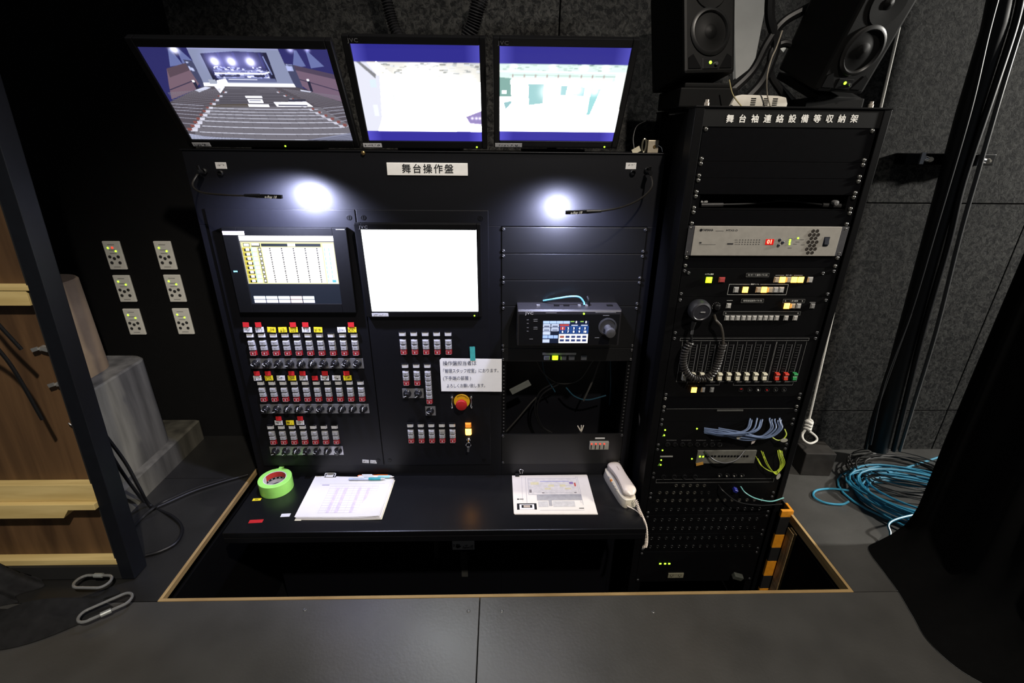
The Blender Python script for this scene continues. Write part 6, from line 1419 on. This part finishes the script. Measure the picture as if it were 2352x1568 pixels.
# leg curtain, hanging in folds along the edge of the wing
def curtain():
    prof = [(1.395, 1.235), (1.385, 1.215), (1.36, 1.14), (1.375, 1.05), (1.345, 0.95), (1.365, 0.86), (1.36, 0.76), (1.40, 0.68), (1.40, 0.58), (1.36, 0.48), (1.38, 0.36), (1.35, 0.24), (1.38, 0.10), (1.35, -0.05), (1.39, -0.2), (1.36, -0.4), (1.40, -0.6), (1.37, -0.85)]
    hem = [(1.36, 1.262), (1.275, 1.235), (1.255, 1.13), (1.245, 1.06), (1.225, 0.98), (1.205, 0.90), (1.225, 0.82), (1.29, 0.74), (1.33, 0.62), (1.27, 0.50), (1.29, 0.36), (1.27, 0.24), (1.30, 0.10), (1.27, -0.05), (1.31, -0.2), (1.28, -0.4), (1.32, -0.6), (1.29, -0.85)]
    A = smooth_path([(x, y, 0) for x, y in prof], 7); B = smooth_path([(x, y, 0) for x, y in hem], 7); n = len(A)
    zs_ = [0.003, 0.02, 0.06, 0.11, 0.18, 0.28, 0.45, 0.8, 1.3, 2.0, 3.2]
    vs = []
    for k, z in enumerate(zs_):
        f = max(0.0, 1-z/0.17)**1.7
        for i in range(n): vs.append(A[i]*(1-f) + B[i]*f + Vector((0.012*math.sin(i*0.9)*min(1, z*2), 0, z)))
    b = MB(); m = len(zs_)
    f1 = [(k*n+i+1, k*n+i, (k+1)*n+i, (k+1)*n+i+1) for k in range(m-1) for i in range(n-1)]
    b.add(vs, f1); b.add([v + Vector((0.006, 0.002, 0)) for v in vs], [tuple(reversed(f)) for f in f1])
    return b
obj('leg_curtain', curtain(), mat('black_velour', (0.0018, 0.0018, 0.0018), 0.95, 0, 0.1, 0.2, 60), smooth=True, label='heavy black leg curtain falling in folds to the floor', cat='curtain')

# ------------------------------------------------------------------ left side: flat, pillar, sockets, bag
# scenery flat seen from behind, leaning back slightly
fl = thing('scenery_flat', (-1.16, 1.145, 0.004), 'brown plywood scenery flat with pine battens and a black steel edge post', 'scenery flat', rot=(-0.07, 0, 0))
obj('edge_post', MB().bx(-0.040, 0.0, -0.004, 0.052, 0.0, 2.6), mat('black_blue_steel', (0.006, 0.007, 0.010), 0.45, 0.1, 0.3, 0.1, 40), fl, bevel=0.002)
obj('inner_post', MB().bx(-0.056, -0.040, 0.010, 0.052, 0.0, 2.6), mat('matte_black_wood', (0.006, 0.006, 0.006), 0.8), fl)
fx0 = -1.55
for z0, z1 in ((0.068, 0.93), (0.937, 2.6)):
    obj('plywood_sheet', MB().bx(fx0, -0.057, 0.034, 0.044, z0, z1), ply_face, fl)
obj('batten', MB().bx(fx0, -0.050, 0.006, 0.034, 0.048, 0.068), pine, fl, bevel=0.001)
obj('batten', MB().bx(fx0, -0.040, 0.004, 0.033, 0.288, 0.345), pine, fl, bevel=0.0015)
obj('batten', MB().prism([(fx0, 0.24), (-0.145, 0.24), (-0.125, 0.268), (-0.045, 0.268), (-0.045, 0.2875), (fx0, 0.2875)], (0, 0.033, 0), (1, 0, 0), (0, 0, 1), 0.045), pine, fl, bevel=0.0015)
obj('batten', MB().bx(fx0, -0.040, 0.004, 0.033, 0.930, 0.943), pine, fl, bevel=0.001)
obj('batten', MB().bx(fx0, -0.058, 0.006, 0.033, 0.890, 0.9295), pine, fl, bevel=0.001)
obj('bottom_rail', MB().bx(fx0, -0.04, -0.002, 0.05, 0.0, 0.047), mat('matte_black_wood', '#111111'), fl)
for z, dx in ((0.765, -0.085), (0.66, -0.072)):
    wn = MB().lathe([(0.008, 0), (0.006, -0.012), (0, -0.013)], (dx, 0.034, z), (0, 1, 0), 10)
    for s_ in (-1, 1): wn.obx((dx+s_*0.013, 0.020, z), (0.018, 0.004, 0.010), Euler((0, s_*0.3, 0)))
    obj('wing_nut', wn, zinc, fl, smooth=True)
obj('hook', MB().tube([(-0.062+0.016*math.sin(a), 0.024, 0.55+0.02*math.cos(a)) for a in np.linspace(0.4, 4.2, 14)], 0.0022, 6), chrome, fl, smooth=True)
for pts, lab in (([(-1.30, 1.13, 1.10), (-1.255, 1.12, 0.98), (-1.235, 1.125, 0.90), (-1.21, 1.14, 0.80)], 'black cable looped against the upper plywood of the flat'), ([(-1.40, 1.12, 0.92), (-1.28, 1.11, 0.88), (-1.235, 1.12, 0.78), (-1.222, 1.13, 0.60)], 'black cable hanging beside the wing nuts of the flat')):
    obj('power_cable', MB().tube(smooth_path(pts, 8), 0.0045, 7), rubber, label=lab, cat='cable', smooth=True)

# grey scenery pillar stacked from rounded blocks
grey_s = mat('grey_wash_paint', (0.085, 0.08, 0.064), 0.75, 0, 0.25, 0.5, 16, 0.15, 60, stretch=(1, 1, 0.14))
tan_s = mat('sandstone_paint', (0.20, 0.14, 0.075), 0.75, 0, 0.25, 0.25, 6, 0.15, 60)
def rblock(x0, x1, y0, y1, z0, z1, r, m, par, name, n=8):
    out = []
    for cx_, cy_, a0 in ((x1-r, y1-r, 0), (x0+r, y1-r, 90), (x0+r, y0+r, 180), (x1-r, y0+r, 270)):
        for k in range(n+1): a = math.radians(a0+90*k/n); out.append((cx_+r*math.cos(a), cy_+r*math.sin(a)))
    e = 0.006
    b = MB(); N = len(out); cx_, cy_ = (x0+x1)/2, (y0+y1)/2; vs = []
    for z, s_ in ((z0, 1), (z1-e, 1), (z1, 0.975)): vs += [(cx_+(x-cx_)*s_, cy_+(y-cy_)*s_, z) for x, y in out]
    b.add(vs, [(i*N+j, i*N+(j+1) % N, (i+1)*N+(j+1) % N, (i+1)*N+j) for i in range(2) for j in range(N)] + [tuple(range(N-1, -1, -1)), tuple(range(2*N, 3*N))])
    return obj(name, b, m, par, smooth=True)
pl_ = thing('scenery_pillar', (-1.65, 1.68, 0), 'grey and sand painted scenery pillar of stacked rounded blocks on a plinth', 'scenery pillar')
rblock(-1.95, -1.383, 1.425, 1.935, 0.0, 0.10, 0.012, grey_s, pl_, 'plinth', 3)
rblock(-1.92, -1.415, 1.44, 1.80, 0.10, 0.485, 0.06, grey_s, pl_, 'lower_block')
rblock(-1.90, -1.49, 1.46, 1.745, 0.485, 0.835, 0.09, tan_s, pl_, 'drum')
rblock(-1.86, -1.515, 1.45, 1.625, 0.835, 1.055, 0.05, tan_s, pl_, 'capital')

# six wall sockets with status lamps
skm = mat('socket_plate', (0.78, 0.77, 0.70), 0.5, 0, 0.4, 0.04)
kh = mat('socket_hole', (0.03, 0.03, 0.03), 0.6)
ys = YWL
pts_l = [(258, 553, 618), (281, 631, 692), (303, 708, 767)]; pts_r = [(374, 553, 618), (396, 630, 692), (415, 707, 766)]
names = ['topmost', 'middle', 'lowest']
for ci_, lst in enumerate((pts_l, pts_r)):
    for ri_, (u, v0, v1) in enumerate(lst):
        q = py(u, v0, ys); q2 = py(u, v1, ys); cx_ = py(u+8, (v0+v1)/2, ys).x; z1, z0 = q.z, q2.z
        cx_ = [-1.532, -1.337][ci_] if False else cx_
        lab = ('grey wall socket plate with a red lamp among the green, above two others' if (ci_, ri_) == (0, 0) else f"grey wall socket plate with two green lamps, {names[ri_]} in the column {'beside the pillar' if ci_ == 0 else 'beside the console'}")
        t = thing('wall_socket', (cx_, ys, z0), lab, 'wall socket', 'wall sockets on the dark wall')
        obj('plate', MB().bx(cx_-0.0335, cx_+0.0335, ys-0.008, ys, z0, z1), skm, t, bevel=0.003)
        yy = ys-0.0086
        hm = MB(); H_ = z1-z0
        for fx, fz in ((-0.019, 0.46), (0.014, 0.46), (-0.003, 0.40), (-0.018, 0.25), (0.014, 0.25)):
            obj('jack_hole', MB().lathe([(0.0062, 0), (0.0062, -0.0012), (0.004, -0.0016), (0, -0.0016)], (cx_+fx, ys-0.008, z0+fz*H_), (0, 1, 0), 10), kh, t)
        for fx, fz, m in ((-0.016, 0.77, led_g), (0.011, 0.66, led_g)) + (((0.001, 0.775, led_r),) if (ci_, ri_) == (0, 0) else ()):
            obj('lamp', MB().lathe([(0.0036, 0), (0.0036, -0.0012), (0, -0.0025)], (cx_+fx, ys-0.008, z0+fz*H_), (0, 1, 0), 10), m, t)
        for k, fz in enumerate((0.88, 0.70, 0.58, 0.10)):
            hm.bx(cx_-0.015, cx_+0.012, yy, yy+0.0004, z0+fz*H_-0.0008, z0+fz*H_+0.0008)
        obj('print', hm, mat('socket_print', (0.10, 0.10, 0.10), 0.6), t, kind='stuff')

# cables on the left floor
def fcab(pts, r, label, m=rubber):
    P = [px(u, v, -z) if z > 0.5 else pz(u, v, z) for u, v, z in pts]      # z > 0.5: survey point on the plane x = -z
    obj('power_cable', MB().tube(smooth_path(P, 9), r, 8), m, label=label, cat='cable', group='black cables trailing on the floor by the flat', smooth=True)
fcab([(170, 905, 1.27), (205, 955, 1.28), (250, 1010, 1.29), (290, 1065, 1.30), (320, 1120, 1.30), (345, 1160, 0.006), (395, 1185, 0.006), (418, 1212, 0.006), (405, 1245, 0.006), (370, 1265, 0.006), (335, 1275, 0.006)], 0.0055, 'black cable dropping from the pillar and curling back to the flat')
fcab([(160, 920, 1.29), (200, 965, 1.30), (235, 1010, 1.32), (270, 1068, 1.33), (300, 1112, 1.335), (330, 1150, 0.006), (352, 1165, 0.006), (372, 1160, 0.006), (440, 1130, 0.006), (500, 1110, 0.006), (570, 1090, 0.006)], 0.0055, 'black cable dropping from the pillar and running to the console')
fcab([(300, 1218, 0.006), (325, 1190, 0.006), (350, 1168, 0.016), (380, 1150, 0.006), (450, 1120, 0.006), (520, 1098, 0.006)], 0.005, 'black cable lying across the floor behind the flat')
# black cloth bag with carabiners
def cloth(pts, zfun, name, m, label, cat, seed):
    rnd = random.Random(seed); n = 26
    (ax, ay), (bx_, by_), (cx_, cy_), (dx_, dy_) = pts; vs = []
    for i in range(n+1):
        for j in range(n+1):
            s_, t_ = i/n, j/n
            x = (ax*(1-s_)+bx_*s_)*(1-t_)+(dx_*(1-s_)+cx_*s_)*t_; y = (ay*(1-s_)+by_*s_)*(1-t_)+(dy_*(1-s_)+cy_*s_)*t_
            ed = min(s_, 1-s_, t_, 1-t_)*4; ed = min(1, ed)
            z = max(0.004, zfun(x, y)*ed + 0.004)
            vs.append((x + 0.02*math.sin(9*t_+seed)*(1-ed), y + 0.02*math.sin(7*s_)*(1-ed), z))
    fs = [(i*(n+1)+j, (i+1)*(n+1)+j, (i+1)*(n+1)+j+1, i*(n+1)+j+1) for i in range(n) for j in range(n)]
    b = MB().add(vs, fs).add([(x, y, 0.001) for x, y, z in vs], [tuple(reversed(f)) for f in fs])
    N = (n+1)**2; ed_ = [i*(n+1) for i in range(n+1)] + [n*(n+1)+j for j in range(1, n+1)] + [(n-i)*(n+1)+n for i in range(1, n+1)] + [n-j for j in range(1, n)]
    b.add(vs+[(x, y, 0.001) for x, y, z in vs], [(ed_[k], N+ed_[k], N+ed_[(k+1) % len(ed_)], ed_[(k+1) % len(ed_)]) for k in range(len(ed_))])
    return obj(name, b, m, label=label, cat=cat, smooth=True)
cm = mat('black_cloth', (0.010, 0.010, 0.010), 0.9, 0, 0.2, 0.3, 40, 0.3, 80)
cloth([(-1.62, 0.82), (-1.17, 1.02), (-1.20, 1.10), (-1.62, 0.99)], lambda x, y: 0.018+0.02*abs(math.sin(11*x+7*y))+0.012*math.sin(23*x-17*y), 'cloth_bag', cm, 'flat black cloth bag lying on the floor under the carabiners', 'bag', 1)
cloth([(-2.0, 1.03), (-1.47, 1.05), (-1.43, 1.135), (-2.0, 1.135)], lambda x, y: 0.14+0.03*math.sin(14*x+3*y)+0.02*math.sin(31*x+11*y), 'cloth_bag', mat('charcoal_cloth', (0.016, 0.016, 0.017), 0.9, 0, 0.2, 0.3, 40, 0.3, 80), 'puffed charcoal bag slumped against the plywood flat', 'bag', 2)
def carabiner(c, ang, label, L=0.105, wd=0.045, z=0.04, tilt=0.0):
    t = thing('carabiner', c, label, 'carabiner', 'carabiners on the cloth bag', rot=(tilt, 0, ang))
    P = []; r = wd/2; h = L/2-r
    for a in np.linspace(-math.pi/2, math.pi/2, 16): P.append((h+r*math.cos(a), r*math.sin(a), 0))
    for a in np.linspace(math.pi/2, 3*math.pi/2, 16): P.append((-h+r*math.cos(a), r*math.sin(a), 0))
    P.append(P[0])
    obj('ring', MB().tube(P, 0.0042, 8), zinc, t, smooth=True)
    obj('screw_gate', MB().tube([(-0.012, r, 0), (0.012, r, 0)], 0.0072, 10), mat('gate_steel', (0.40, 0.42, 0.40), 0.45, 0.6), t, smooth=True)
p = pz(213, 1335, 0.04); carabiner(p, -0.03, 'steel screw carabiner lying level beside the bottom of the flat')
p = pz(243, 1394, 0.03); carabiner(p, 0.66+math.pi, 'steel screw carabiner lying askew at the rim of the cloth bag', L=0.125)
# things half lost in the pit
cloth([(-0.98, 1.10), (-0.62, 1.10), (-0.62, 1.34), (-0.98, 1.34)], lambda x, y: 0.10+0.03*math.sin(12*x+9*y), 'cloth_heap', mat('dim_brown_cloth', (0.05, 0.045, 0.04), 0.9), 'dim brown cloth heap on the floor of the pit', 'cloth', 5).location.z -= 0.66
